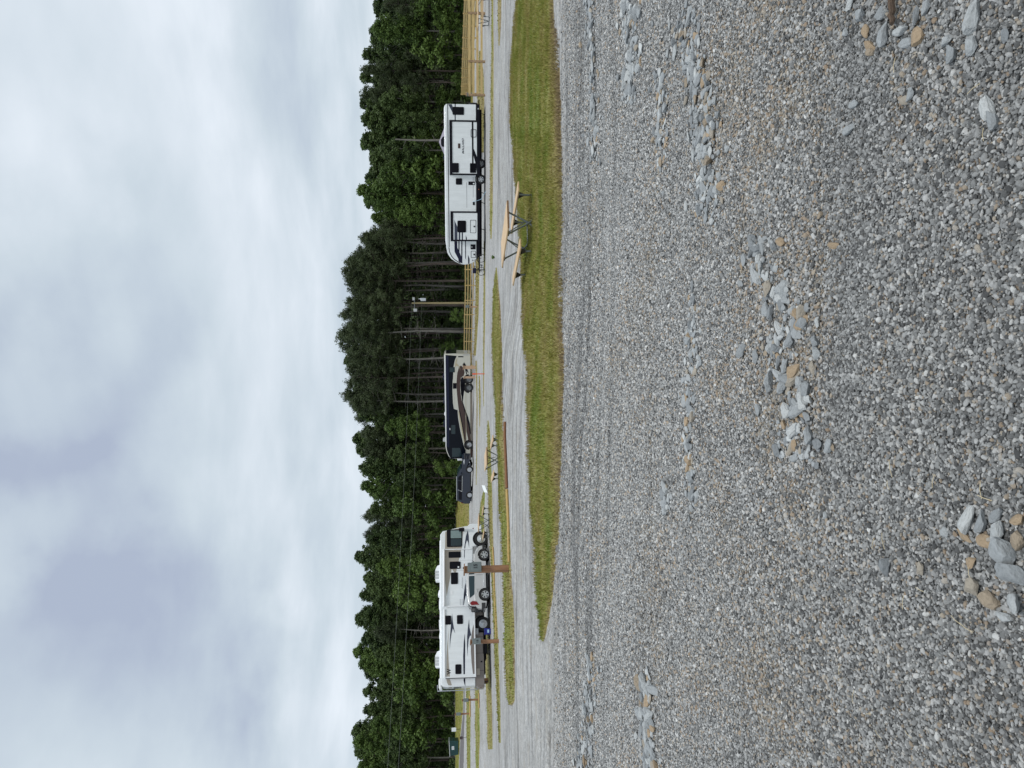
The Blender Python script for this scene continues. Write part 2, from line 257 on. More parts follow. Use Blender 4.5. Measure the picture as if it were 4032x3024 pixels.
# ------------------------------------------------------------------ object helpers
class MB:
    def __init__(s): s.v = []; s.f = []
    def add(s, v, f):
        o = len(s.v); s.v += [tuple(map(float, p)) for p in v]; s.f += [tuple(i+o for i in q) for q in f]; return s
    def box(s, x0, x1, y0, y1, z0, z1):
        return s.add([(x0,y0,z0),(x1,y0,z0),(x1,y1,z0),(x0,y1,z0),(x0,y0,z1),(x1,y0,z1),(x1,y1,z1),(x0,y1,z1)], [(0,3,2,1),(4,5,6,7),(0,1,5,4),(1,2,6,5),(2,3,7,6),(3,0,4,7)])
    def prism(s, poly, y0, y1, inset=None):
        """poly in (x,z); inset(z) pulls both sides in"""
        a = sum(poly[i][0]*poly[(i+1)%len(poly)][1]-poly[(i+1)%len(poly)][0]*poly[i][1] for i in range(len(poly)))
        if a < 0: poly = poly[::-1]
        n = len(poly); ins = inset or (lambda z: 0)
        v = [(x, y0+ins(z), z) for x, z in poly] + [(x, y1-ins(z), z) for x, z in poly]
        f = [tuple(range(n)), tuple(range(2*n-1, n-1, -1))] + [(i, i+n, (i+1)%n+n, (i+1)%n) for i in range(n)]
        return s.add(v, [q if k == 0 or k == 1 else q for k, q in enumerate(f)])
    def tube(s, path, r, n=8, caps=True):
        path = [Vector(p) for p in path]; rr = r if hasattr(r, '__len__') else [r]*len(path); v = []; f = []
        prev = None
        for i, p in enumerate(path):
            d = (path[min(i+1, len(path)-1)]-path[max(i-1, 0)]).normalized()
            a = prev if prev is not None else (Vector((0,0,1)) if abs(d.z) < .9 else Vector((1,0,0)))
            u = (a - d*a.dot(d)).normalized(); w = d.cross(u); prev = u
            v += [p + (u*math.cos(2*math.pi*k/n)+w*math.sin(2*math.pi*k/n))*rr[i] for k in range(n)]
        for i in range(len(path)-1):
            f += [(i*n+k, i*n+(k+1)%n, (i+1)*n+(k+1)%n, (i+1)*n+k) for k in range(n)]
        if caps: f += [tuple(range(n-1, -1, -1)), tuple(range((len(path)-1)*n, len(path)*n))]
        return s.add(v, f)
    def lathe(s, c, prof, n=28):
        """axis along local y; prof list of (radius, y)"""
        v = []; f = []; m = len(prof)
        for k in range(n):
            a = 2*math.pi*k/n
            v += [(c[0]+r*math.cos(a), c[1]+y, c[2]+r*math.sin(a)) for r, y in prof]
        for k in range(n):
            q = (k+1) % n
            f += [(k*m+i, k*m+i+1, q*m+i+1, q*m+i) for i in range(m-1)]
        return s.add(v, f)
    def mesh(s, name):
        me = bpy.data.meshes.new(name); me.from_pydata(s.v, [], s.f); me.update(); return me
def link(name, me, m, parent=None, smooth=False, bevel=0, segs=2):
    o = bpy.data.objects.new(name, me); COL.objects.link(o)
    if m is not None and not me.materials: me.materials.append(m)
    if parent is not None: o.parent = parent
    if bevel:
        b = o.modifiers.new('bevel', 'BEVEL'); b.width = bevel; b.segments = segs; b.limit_method = 'ANGLE'; b.angle_limit = R(35)
    if smooth or bevel:
        for p in me.polygons: p.use_smooth = True
        try: me.set_sharp_from_angle(angle=R(38))
        except Exception: pass
    return o
def obj(name, mb, m, parent=None, **k):
    bm = bmesh.new(); me = mb.mesh(name); bm.from_mesh(me); bmesh.ops.recalc_face_normals(bm, faces=bm.faces); bm.to_mesh(me); bm.free()
    return link(name, me, m, parent, **k)
def tag(o, label=None, cat=None, group=None, kind=None):
    if label: o['label'] = label
    if cat: o['category'] = cat
    if group: o['group'] = group
    if kind: o['kind'] = kind
    return o
def thing(name, label, cat, loc=(0,0,0), rotz=0, group=None):
    o = bpy.data.objects.new(name, None); o.empty_display_size = .3; COL.objects.link(o); o.location = loc; o.rotation_euler = (0,0,rotz)
    return tag(o, label, cat, group)
def copy_tree(o, parent=None):
    c = o.copy(); COL.objects.link(c)
    if parent is not None: c.parent = parent
    for ch in [q for q in list(o.children)]: copy_tree(ch, c)
    return c
def npmesh(name, V, Fq, m, attr=None):
    """fast mesh from arrays; Fq (n,k)"""
    me = bpy.data.meshes.new(name); n, k = Fq.shape
    me.vertices.add(len(V)); me.vertices.foreach_set('co', V.astype(np.float32).ravel())
    me.loops.add(n*k); me.loops.foreach_set('vertex_index', Fq.astype(np.int32).ravel())
    me.polygons.add(n); me.polygons.foreach_set('loop_start', np.arange(0, n*k, k, dtype=np.int32))
    try: me.polygons.foreach_set('loop_total', np.full(n, k, dtype=np.int32))
    except Exception: pass
    if attr is not None:
        for nm, data in attr.items():
            a = me.attributes.new(nm, 'FLOAT', 'POINT'); a.data.foreach_set('value', data.astype(np.float32))
    me.update(calc_edges=True); me.validate()
    me.materials.append(m); return me

class Frame:
    """vehicle frame: near side plane from A (picture left end) to B (right end)"""
    def __init__(s, A, B, z):
        s.A = np.array([*A, z], float); d = np.array([B[0]-A[0], B[1]-A[1]]); s.L = float(np.hypot(*d)); d /= s.L
        s.e = np.array([d[0], d[1], 0]); s.n = np.array([-d[1], d[0], 0]); s.rot = math.atan2(d[1], d[0]); s.z = z
    def sp(s, x, y, off=0.):
        r = ray(x, y); k = ((s.A + s.n*off - EYE) @ s.n)/(r @ s.n); p = EYE + r*k - s.A
        return (float(p @ s.e), float(p[2]))
def zoomfn(x0, y0, sc_):
    return lambda zx, zy: (x0+zx/sc_, y0+zy/sc_)
def conv(fr, zf, pts, off=0.): return [fr.sp(*zf(a, b), off) for a, b in pts]
def rrect(fr, zf, x0, x1, y0, y1, off=0., rad=.06):
    pts = conv(fr, zf, [(x0,y0),(x0,y1),(x1,y1),(x1,y0)], off)
    us = sorted(p[0] for p in pts); zs = sorted(p[1] for p in pts); u0 = (us[0]+us[1])/2; u1 = (us[2]+us[3])/2; z0 = (zs[0]+zs[1])/2; z1 = (zs[2]+zs[3])/2
    r = min(rad, (u1-u0)*.4, (z1-z0)*.4); out = []
    for cx, cz, a0 in ((u1-r, z1-r, 0), (u0+r, z1-r, 90), (u0+r, z0+r, 180), (u1-r, z0+r, 270)):
        out += [(cx+r*math.cos(R(a0+a)), cz+r*math.sin(R(a0+a))) for a in (0, 30, 60, 90)]
    return out
def grow(poly, d):
    cx = sum(p[0] for p in poly)/len(poly); cz = sum(p[1] for p in poly)/len(poly)
    hx = max(abs(p[0]-cx) for p in poly); hz = max(abs(p[1]-cz) for p in poly)
    return [(cx+(p[0]-cx)*(hx+d)/hx, cz+(p[1]-cz)*(hz+d)/hz) for p in poly]
def decal(name, poly, y, m, parent, t=.004): return obj(name, MB().prism(poly, y-t, y), m, parent)
def window(poly, y, parent, m=None, name='window'):
    f = obj(name, MB().prism(poly, y-.020, y), m or M['glass'], parent)
    ring = MB(); g = grow(poly, .028); n = len(poly)
    v = [(x, y-.026, z) for x, z in poly]+[(x, y-.026, z) for x, z in g]+[(x, y, z) for x, z in g]
    ring.add(v, [(i, (i+1)%n, (i+1)%n+n, i+n) for i in range(n)]+[(i+n, (i+1)%n+n, (i+1)%n+2*n, i+2*n) for i in range(n)])
    obj('frame', ring, M['black'], f); return f
def outline(poly, y, w=.03):
    g = grow(poly, -w); n = len(poly); mb = MB()
    mb.add([(x, y-.008, z) for x, z in poly]+[(x, y-.008, z) for x, z in g]+[(x, y, z) for x, z in poly]+[(x, y, z) for x, z in g],
           [(i, (i+1)%n, (i+1)%n+n, i+n) for i in range(n)]+[(i, (i+1)%n, (i+1)%n+2*n, i+2*n) for i in range(n)]+[(i+n, (i+1)%n+n, (i+1)%n+3*n, i+3*n) for i in range(n)])
    return mb
def text_mesh(s, size, shear=0., bold=0.):
    cu = bpy.data.curves.new('t', 'FONT'); cu.body = s; cu.size = size; cu.shear = shear; cu.offset = bold; cu.extrude = .003
    o = bpy.data.objects.new('t', cu); COL.objects.link(o); dg = bpy.context.evaluated_depsgraph_get(); dg.update()
    me = bpy.data.meshes.new_from_object(o.evaluated_get(dg)); bpy.data.objects.remove(o); return me
def lettering(s, width, height, u0, z0, y, m, parent, shear=0., bold=0., rot=None):
    me = text_mesh(s, 1., shear, bold); co = np.empty(len(me.vertices)*3); me.vertices.foreach_get('co', co); co = co.reshape(-1, 3)
    mn = co.min(0); mx = co.max(0); c2 = np.stack([u0+(co[:,0]-mn[0])/(mx[0]-mn[0])*width, y-(co[:,2]-mn[2])*1., z0+(co[:,1]-mn[1])/(mx[1]-mn[1])*height], 1)
    me.vertices.foreach_set('co', c2.ravel()); me.update(); return link('lettering', me, m, parent)
def wheel(parent, cx, cz, r, y, w=.24, style='spoke', rimr=None, rm=None, nsp=6):
    """tyre centred cx,cz, outer face at y, going inward (+y)"""
    rr = rimr or r*.6
    t = MB().lathe((cx, y, cz), [(0, .05), (rr*.98, .05), (rr, .0), (rr*1.04, -.012), (r*.93, -.008), (r*.985, .03), (r, .07), (r, w-.05), (r*.95, w), (0, w)], 32)
    o = obj('wheel', t, M['tyre'], parent, smooth=True); q = MB()
    if style == 'spoke':
        q.lathe((cx, y, cz), [(rr*.86, .02), (rr*.90, -.012), (rr*.99, -.014), (rr*1.0, .02)], 28)
        q.lathe((cx, y, cz), [(0, -.02), (rr*.20, -.02), (rr*.24, .02)], 12)
        for k in range(nsp):
            a = 2*math.pi*k/nsp+.3; ca, sa = math.cos(a), math.sin(a)
            w0 = rr*.14; w1 = rr*.20
            pts = [(rr*.15, -w0), (rr*.92, -w1), (rr*.92, w1), (rr*.15, w0)]
            v = [(cx+p*ca-s_*sa, y-.012, cz+p*sa+s_*ca) for p, s_ in pts]+[(cx+p*ca-s_*sa, y+.02, cz+p*sa+s_*ca) for p, s_ in pts]
            q.add(v, [(0,1,2,3),(4,7,6,5),(0,4,5,1),(1,5,6,2),(2,6,7,3),(3,7,4,0)])
    else:
        q.lathe((cx, y, cz), [(0, -.05), (rr*.22, -.05), (rr*.26, -.01), (rr*.45, .0), (rr*.55, -.03), (rr*.72, -.025), (rr*.80, .01), (rr*.9, .012), (rr*.93, -.016), (rr*.99, -.014), (rr*1.0, .02)], 28)
    obj('rim', q, rm or M['alloy'], o, smooth=True); return o

# ------------------------------------------------------------------ camera, world, sun
cam = bpy.data.cameras.new('camera'); co_ = bpy.data.objects.new('camera', cam); COL.objects.link(co_); sc.camera = co_
cam.sensor_fit = 'HORIZONTAL'; cam.sensor_width = 36; cam.lens = F/4032*36; cam.clip_end = 2000; cam.clip_start = .05
mx = Matrix(((-UP[0], RT[0], -FW[0], 0), (-UP[1], RT[1], -FW[1], 0), (-UP[2], RT[2], -FW[2], EYE[2]), (0, 0, 0, 1)))
co_.matrix_world = mx
sc.view_settings.view_transform = 'Standard'; sc.view_settings.look = 'None'; sc.view_settings.exposure = .12; sc.view_settings.gamma = 1

def sun_and_sky():
    el, az = R(66), R(150)        # azimuth from +Y towards +X
    w = bpy.data.worlds.new('World'); sc.world = w; w.use_nodes = True; nt = w.node_tree; L = nt.links; bg = nt.nodes['Background']
    sk = nodeadd(nt, 'ShaderNodeTexSky', sky_type='NISHITA', sun_disc=False, sun_elevation=el, sun_rotation=az)
    skm = nodeadd(nt, 'ShaderNodeVectorMath', operation='SCALE'); L.new(sk.outputs[0], skm.inputs[0]); skm.inputs['Scale'].default_value = .11
    tc = nodeadd(nt, 'ShaderNodeTexCoord'); d = tc.outputs['Generated']
    xyz = nodeadd(nt, 'ShaderNodeSeparateXYZ'); L.new(d, xyz.inputs[0])
    za = nodeadd(nt, 'ShaderNodeMath', operation='MAXIMUM'); L.new(xyz.outputs[2], za.inputs[0]); za.inputs[1].default_value = 0
    zb = nodeadd(nt, 'ShaderNodeMath', operation='ADD'); L.new(za.outputs[0], zb.inputs[0]); zb.inputs[1].default_value = .11
    dv = nodeadd(nt, 'ShaderNodeVectorMath', operation='DIVIDE'); cb = nodeadd(nt, 'ShaderNodeCombineXYZ')
    for k in range(3): L.new(zb.outputs[0], cb.inputs[k])
    L.new(d, dv.inputs[0]); L.new(cb.outputs[0], dv.inputs[1])
    mp = nodeadd(nt, 'ShaderNodeMapping'); mp.inputs['Location'].default_value = (3.1, 1.7, 0); mp.inputs['Scale'].default_value = (1, 1, .1); mp.inputs['Rotation'].default_value = (0,0,.5); L.new(dv.outputs[0], mp.inputs[0])
    n1 = nodeadd(nt, 'ShaderNodeTexNoise'); n1.inputs['Scale'].default_value = 1.1; n1.inputs['Detail'].default_value = 7; n1.inputs['Roughness'].default_value = .5; n1.inputs['Distortion'].default_value = .25; L.new(mp.outputs[0], n1.inputs['Vector'])
    n2 = nodeadd(nt, 'ShaderNodeTexNoise'); n2.inputs['Scale'].default_value = 3.0; n2.inputs['Detail'].default_value = 5; n2.inputs['Roughness'].default_value=.5; L.new(mp.outputs[0], n2.inputs['Vector'])
    # distort the direction a little, then place the broad bright and dark cloud banks by their bearing and height in the sky
    nd = nodeadd(nt, 'ShaderNodeTexNoise'); nd.inputs['Scale'].default_value = 3.5; nd.inputs['Detail'].default_value = 8; L.new(d, nd.inputs['Vector'])
    ndv = nodeadd(nt, 'ShaderNodeVectorMath', operation='SUBTRACT'); L.new(nd.outputs['Color'], ndv.inputs[0]); ndv.inputs[1].default_value = (.5,.5,.5)
    nds = nodeadd(nt, 'ShaderNodeVectorMath', operation='SCALE'); L.new(ndv.outputs[0], nds.inputs[0]); nds.inputs['Scale'].default_value = .5
    dd = nodeadd(nt, 'ShaderNodeVectorMath', operation='ADD'); L.new(d, dd.inputs[0]); L.new(nds.outputs[0], dd.inputs[1])
    acc = None
    blobs = [(60,1150,.14,-.55),(300,1650,.13,-.45),(230,1950,.13,-.5),(900,2620,.13,-.6),(650,2500,.10,-.3),(120,2450,.12,-.35),(150,2950,.12,-.35),(300,2300,.06,-.15),
             (60,820,.09,.5),(260,1330,.08,.4),(90,1500,.07,.45),(330,2040,.07,.5),(200,2280,.06,.35),(420,2680,.07,.3),(150,350,.2,.25),(620,1900,.12,.2),(1150,2500,.10,.15),(1385,2720,.09,.25),(1370,2380,.08,.22),(1350,3050,.08,.15),(1250,300,.10,-.2),(750,150,.14,-.12)]
    for x, y, s, a in blobs:
        r = ray(x, y); r = r/np.linalg.norm(r)
        ds = nodeadd(nt, 'ShaderNodeVectorMath', operation='DISTANCE'); L.new(dd.outputs[0], ds.inputs[0]); ds.inputs[1].default_value = tuple(r)
        mr = nodeadd(nt, 'ShaderNodeMapRange'); mr.interpolation_type = 'SMOOTHERSTEP'; L.new(ds.outputs['Value'], mr.inputs[0]); mr.inputs[1].default_value = 0; mr.inputs[2].default_value = s*1.9; mr.inputs[3].default_value = a; mr.inputs[4].default_value = 0
        if acc is None: acc = mr.outputs[0]
        else:
            ad = nodeadd(nt, 'ShaderNodeMath', operation='ADD'); L.new(acc, ad.inputs[0]); L.new(mr.outputs[0], ad.inputs[1]); acc = ad.outputs[0]
    k1 = nodeadd(nt, 'ShaderNodeMath', operation='MULTIPLY_ADD'); L.new(n1.outputs['Fac'], k1.inputs[0]); k1.inputs[1].default_value = 1.15; k1.inputs[2].default_value = -.07
    k2 = nodeadd(nt, 'ShaderNodeMath', operation='MULTIPLY_ADD'); L.new(n2.outputs['Fac'], k2.inputs[0]); k2.inputs[1].default_value = .26; L.new(k1.outputs[0], k2.inputs[2])
    k3 = nodeadd(nt, 'ShaderNodeMath', operation='MULTIPLY_ADD'); L.new(acc, k3.inputs[0]); k3.inputs[1].default_value = .56; L.new(k2.outputs[0], k3.inputs[2])
    cl = ramp(nt, k3.outputs[0], [(.16,(.40,.46,.58)),(.36,(.49,.565,.655)),(.56,(.575,.655,.725)),(.74,(.67,.74,.81)),(.92,(.78,.84,.91))])
    # cover opens slightly towards the horizon
    cov = nodeadd(nt, 'ShaderNodeMapRange'); L.new(xyz.outputs[2], cov.inputs[0]); cov.inputs[1].default_value = 0; cov.inputs[2].default_value = .2; cov.inputs[3].default_value = .86; cov.inputs[4].default_value = .97
    mxx = nodeadd(nt, 'ShaderNodeMix', data_type='RGBA'); L.new(cov.outputs[0], mxx.inputs[0]); L.new(skm.outputs[0], mxx.inputs[6]); L.new(cl, mxx.inputs[7])
    L.new(mxx.outputs[2], bg.inputs[0]); bg.inputs[1].default_value = 1.0
    s = bpy.data.lights.new('sun', 'SUN'); s.energy = 1.7; s.angle = R(12); s.color = (1, .97, .92); so = bpy.data.objects.new('sun', s); COL.objects.link(so)
    dr = Vector((math.sin(az)*math.cos(el), math.cos(az)*math.cos(el), math.sin(el))); so.rotation_euler = dr.to_track_quat('Z', 'Y').to_euler(); so.location = (0, 0, 60)
sun_and_sky()

# ------------------------------------------------------------------ ground
def axis(lo, hi, fine, c=0.):
    pts = [c]; s = fine
    while pts[-1] < hi: pts.append(pts[-1]+s); s = min(s*1.035, 6)
    neg = [c]; s = fine
    while neg[-1] > lo: neg.append(neg[-1]-s); s = min(s*1.035, 6)
    return np.array(sorted(set(neg[1:]+pts)))
gx = axis(-400, 400, .16); gy = np.concatenate([np.arange(-30, 0, 2.), np.arange(0, 6, .16), np.arange(6, 18, .06), np.arange(18, 32, .14), np.arange(32, 60, .3), np.arange(60, 130, 1.), np.arange(130, 600, 8.)])
GX, GY = np.meshgrid(gx, gy, indexing='ij'); GZ = terrain(GX, GY)
ni, nj = GX.shape; idx = np.arange(ni*nj).reshape(ni, nj)
Fq = np.stack([idx[:-1,:-1], idx[1:,:-1], idx[1:,1:], idx[:-1,1:]], -1).reshape(-1, 4)
ground = link('gravel_ground', npmesh('gravel_ground', np.stack([GX, GY, GZ], -1).reshape(-1, 3), Fq, M['gravel'], {'streak': streak(GX, GY).ravel(), 'gap_shade': (np.clip((13.-GY)/4.5, 0, 1)*(1-.8*earth(GX, GY))).ravel(), 'earth': (earth(GX, GY)*np.clip((9-GY)/3, .1, 1)).ravel()}), None, smooth=True)
ground['kind'] = 'structure'

def strip(name, far, near, dens=120, hgt=.06, wid=.008, m=None, dry=0., edge_dry=.9, lift=.03, kind='stuff', maxb=70000, jit=.16, step=10, label=None):
    m = m or M['grass']
    fy, fv = zip(*far); ny, nv = zip(*near); y0 = max(fy[0], ny[0]); y1 = min(fy[-1], ny[-1]); n = max(6, int((y1-y0)/step)); A = []; B = []
    for q in np.linspace(y0, y1, n):
        A.append(G(np.interp(q, fy, fv), q)); B.append(G(np.interp(q, ny, nv), q))
    A = np.array(A); B = np.array(B); k = 12; rg = np.random.default_rng(abs(hash(name+str(y0))) % 1000 if False else int(abs(y0)*7+y1+len(far)) % 9973)
    ph = rg.random(6)*6
    def wob(p, s): return s*(np.sin(p[:,0]*2.1+ph[0])+.6*np.sin(p[:,0]*5.3+ph[1])+.5*np.sin(p[:,0]*11+ph[2])+.8*rg.standard_normal(len(p))*.5)
    dirv = (B-A); ln = np.linalg.norm(dirv, axis=1, keepdims=True)+1e-6; dn = dirv/ln
    sA = np.minimum(jit, ln[:,0]*.12); A = A + dn*wob(A, sA)[:,None]; B = B + dn*wob(B, sA*.5)[:,None]
    ts = np.linspace(0, 1, k+1); Pt = A[:,None,:]*(1-ts)[None,:,None] + B[:,None,:]*ts[None,:,None]
    dome = np.clip(np.minimum(ts, 1-ts)*k/1.0, 0, 1)
    Z = terrain(Pt[...,0], Pt[...,1]) + (-.012 + (lift+.012)*dome)[None,:]
    dr = np.clip(dry + edge_dry*np.clip((ts-.86)/.14, 0, 1)**1.3 + .5*edge_dry*np.clip((.14-ts)/.14, 0, 1) , 0, 1.2)
    DR = np.repeat(dr[None,:], n, 0)
    V = np.concatenate([Pt, Z[...,None]], -1).reshape(-1, 3); idx = np.arange(n*(k+1)).reshape(n, k+1)
    Fq = np.stack([idx[:-1,:-1], idx[:-1,1:], idx[1:,1:], idx[1:,:-1]], -1).reshape(-1, 4)
    D = DR.reshape(-1)
    if dens:
        a = Pt[:-1,:-1]; b = Pt[1:,:-1]; c = Pt[1:,1:]; d = Pt[:-1,1:]
        area = .5*abs((c-a)[...,0]*(d-b)[...,1]-(c-a)[...,1]*(d-b)[...,0]).ravel(); tot = area.sum(); nb = int(min(maxb, tot*dens))
        q = rg.choice(len(area), nb, p=area/tot); i = q//k; j = q % k; u = rg.random(nb)[:,None]; w = rg.random(nb)[:,None]*1.0
        p = (a[i,j]*(1-u)+b[i,j]*u)*(1-w)+(d[i,j]*(1-u)+c[i,j]*u)*w
        # ragged overshoot at both edges
        ov = rg.random(nb) < .06; p = p + (rg.standard_normal((nb, 2))*jit*.9)*ov[:,None]
        z = terrain(p[:,0], p[:,1])+lift*.4; an = rg.random(nb)*6.283; h = hgt*(.5+rg.random(nb)); le = rg.standard_normal((nb, 2))*h[:,None]*.45
        wx = np.cos(an)*wid*(.6+rg.random(nb)); wy = np.sin(an)*wid*(.6+rg.random(nb))
        v0 = np.stack([p[:,0]-wx, p[:,1]-wy, z], 1); v1 = np.stack([p[:,0]+wx, p[:,1]+wy, z], 1); v2 = np.stack([p[:,0]+le[:,0]+wx*.3, p[:,1]+le[:,1], z+h], 1); v3 = np.stack([p[:,0]+le[:,0]-wx*.3, p[:,1]+le[:,1], z+h], 1)
        base = len(V); V = np.concatenate([V, np.stack([v0, v1, v2, v3], 1).reshape(-1, 3)])
        Fq = np.concatenate([Fq, base+np.arange(nb*4).reshape(-1, 4)])
        db = np.interp((j+w[:,0])/k, ts, dr); D = np.concatenate([D, np.repeat(db, 4)])
    o = link(name, npmesh(name, V, Fq, m, {'dry': D}), None); o['kind'] = kind
    return o
strip('grass', [(-120,2044),(0,2038),(80,2026),(150,2021),(300,2010),(450,2010),(600,2022),(700,2030),(800,2037),(900,2045),(1000,2050),(1100,2056),(1250,2062),(1500,2078),(1700,2083),(1900,2088),(2100,2103),(2300,2116),(2400,2123),(2470,2131),(2525,2140)],
      [(-120,2170),(0,2181),(60,2184),(110,2195),(400,2213),(550,2216),(800,2219),(1100,2221),(1500,2222),(1750,2221),(1850,2215),(2000,2209),(2200,2192),(2300,2182),(2400,2172),(2470,2158),(2525,2142)], dens=800, hgt=.06, wid=.006, maxb=240000, edge_dry=.75, lift=.035)
strip('grass', [(1055,1955),(1150,1942),(1250,1939),(1400,1938),(1500,1944),(1600,1949),(1700,1953),(1800,1960),(1950,1966),(2100,1975),(2200,1979),(2300,1983),(2400,1985),(2600,1989),(2700,1993),(2775,2004)],
      [(1055,1957),(1150,1965),(1200,1971),(1300,1976),(1500,1981),(1600,1984),(1700,1990),(1800,1996),(1900,1999),(2000,2004),(2100,2008),(2250,2015),(2350,2021),(2450,2026),(2550,2027),(2700,2029),(2760,2027),(2780,2016)], dens=120, hgt=.06, wid=.012, edge_dry=.8, lift=.03)
strip('grass', [(1655,1922),(1700,1919),(1800,1920),(1900,1921),(2000,1924),(2150,1930),(2300,1937),(2420,1943),(2500,1947),(2600,1949),(2700,1955),(2800,1960),(2925,1967)],
      [(1655,1924),(1700,1930),(1800,1934),(1900,1937),(2000,1940),(2150,1943),(2300,1950),(2420,1957),(2500,1961),(2600,1965),(2700,1968),(2800,1971),(2925,1972)], dens=30, hgt=.07, wid=.02, dry=.12, edge_dry=.3)
strip('grass', [(2440,1907),(2560,1910),(2690,1913),(2800,1917),(2900,1919),(2950,1921)], [(2440,1926),(2560,1928),(2690,1934),(2800,1938),(2900,1940),(2955,1940)], dens=20, hgt=.07, wid=.02, dry=.2, edge_dry=.3)
strip('grass', [(2600,1869),(2690,1870),(2850,1871),(3024,1874),(3120,1875)], [(2600,1884),(2690,1886),(2760,1889),(2900,1890),(3024,1886),(3120,1884)], dens=15, hgt=.07, wid=.03, edge_dry=.2)
strip('grass', [(2600,1833),(2690,1835),(3120,1841)], [(2600,1850),(2690,1851),(2850,1853),(3120,1852)], dens=12, hgt=.07, wid=.03, edge_dry=.2)
strip('grass', [(2560,1791),(2690,1792),(2900,1793),(3120,1795)], [(2560,1826),(2690,1826),(2800,1824),(2850,1818),(2920,1811),(2990,1808),(3120,1805)], dens=8, hgt=.09, wid=.03, edge_dry=.1, lift=.05, step=14)
strip('grass', [(1880,1797),(1950,1795),(2050,1795),(2200,1794)], [(1880,1846),(1980,1848),(2060,1848),(2200,1848)], dens=10, hgt=.12, wid=.04, dry=.22, edge_dry=.1, lift=.05)
strip('grass', [(1930,1906),(1960,1897),(2000,1890),(2050,1887),(2110,1889),(2200,1892)], [(1930,1909),(1960,1910),(2000,1907),(2050,1906),(2110,1910),(2200,1913)], dens=20, hgt=.06, wid=.02, dry=.02, edge_dry=.2)
strip('grass', [(-120,1936),(0,1937),(200,1936),(380,1933),(700,1930),(880,1930),(940,1933)], [(-120,1943),(0,1943),(200,1944),(380,1944),(700,1942),(850,1940),(940,1936)], dens=25, hgt=.06, wid=.02, dry=.16, edge_dry=.5, jit=.08)
strip('grass', [(950,1906),(1040,1905),(1240,1904),(1500,1903),(1600,1905)], [(950,1910),(1040,1911),(1240,1911),(1500,1906),(1600,1906)], dens=14, hgt=.06, wid=.02, dry=.2, edge_dry=.3, jit=.1)
strip('grass', [(-120,1963),(0,1962),(100,1962),(180,1965)], [(-120,1976),(0,1975),(100,1973),(180,1967)], dens=30, hgt=.05, wid=.02, dry=.38, edge_dry=.3, jit=.08)
strip('grass', [(860,1868),(1040,1874),(1240,1872),(1400,1866)], [(860,1884),(1040,1888),(1240,1885),(1400,1874)], dens=8, hgt=.1, wid=.03, dry=.38, edge_dry=.1)
strip('grass', [(1420,1873),(1560,1877),(1700,1877),(1910,1875)], [(1420,1878),(1560,1881),(1700,1880),(1910,1876.5)], dens=8, hgt=.06, wid=.03, dry=.4, edge_dry=.1, jit=.1)
strip('grass', [(1480,1886),(1560,1886),(1680,1889)], [(1480,1890),(1560,1893),(1680,1890)], dens=8, hgt=.06, wid=.03, dry=.3, edge_dry=.1, jit=.1)
strip('grass', [(-120,1842),(0,1842),(200,1841),(400,1841),(860,1850)], [(-120,1865),(0,1864),(200,1863),(400,1863),(860,1866)], dens=8, hgt=.1, wid=.03, dry=.05, edge_dry=.1)
strip('grass', [(200,1888),(300,1882),(400,1880),(600,1882)], [(200,1894),(300,1906),(400,1908),(600,1906)], dens=10, hgt=.08, wid=.03, dry=.35, edge_dry=.1)
r_ = strip('road', [(2560,1827),(2690,1827),(2800,1825),(2850,1819),(2920,1812),(2990,1809),(3120,1806)], [(2560,1831),(2690,1830),(2850,1829),(2950,1827),(3120,1824)], dens=0, m=M['asphalt'], lift=.02, kind='structure', jit=.02)

# ------------------------------------------------------------------ loose stone
def rock_mesh(name, seed, flat=.55, sub=2, rough=.28, m=None, tone=None, ncut=9):
    rg = np.random.default_rng(seed); bm = bmesh.new(); bmesh.ops.create_icosphere(bm, subdivisions=sub, radius=1)
    for _ in range(ncut):
        n = rg.standard_normal(3); n /= np.linalg.norm(n); d = (.62+rg.random()*.3) if ncut < 18 else .50+rg.random()*.38
        for v in bm.verts:
            k = float(np.dot(n, v.co)) - d
            if k > 0: v.co -= Vector(n)*k
    sx, sy, sz = 1+rg.random()*rough*1.6, .8+rg.random()*rough, flat*(.8+rg.random()*.5)
    for v in bm.verts: v.co = Vector((v.co.x*sx, v.co.y*sy, v.co.z*sz)) + Vector(rg.standard_normal(3)*.012)
    me = bpy.data.meshes.new(name); bm.to_mesh(me); bm.free(); me.materials.append(m)
    if tone is not None:
        a = me.attributes.new('tone', 'FLOAT', 'POINT'); a.data.foreach_set('value', np.full(len(me.vertices), tone, np.float32))
    return me
def hidden_collection(meshes, name):
    c = bpy.data.collections.new(name)
    for i, me in enumerate(meshes):
        o = bpy.data.objects.new(name, me); c.objects.link(o)
    return c
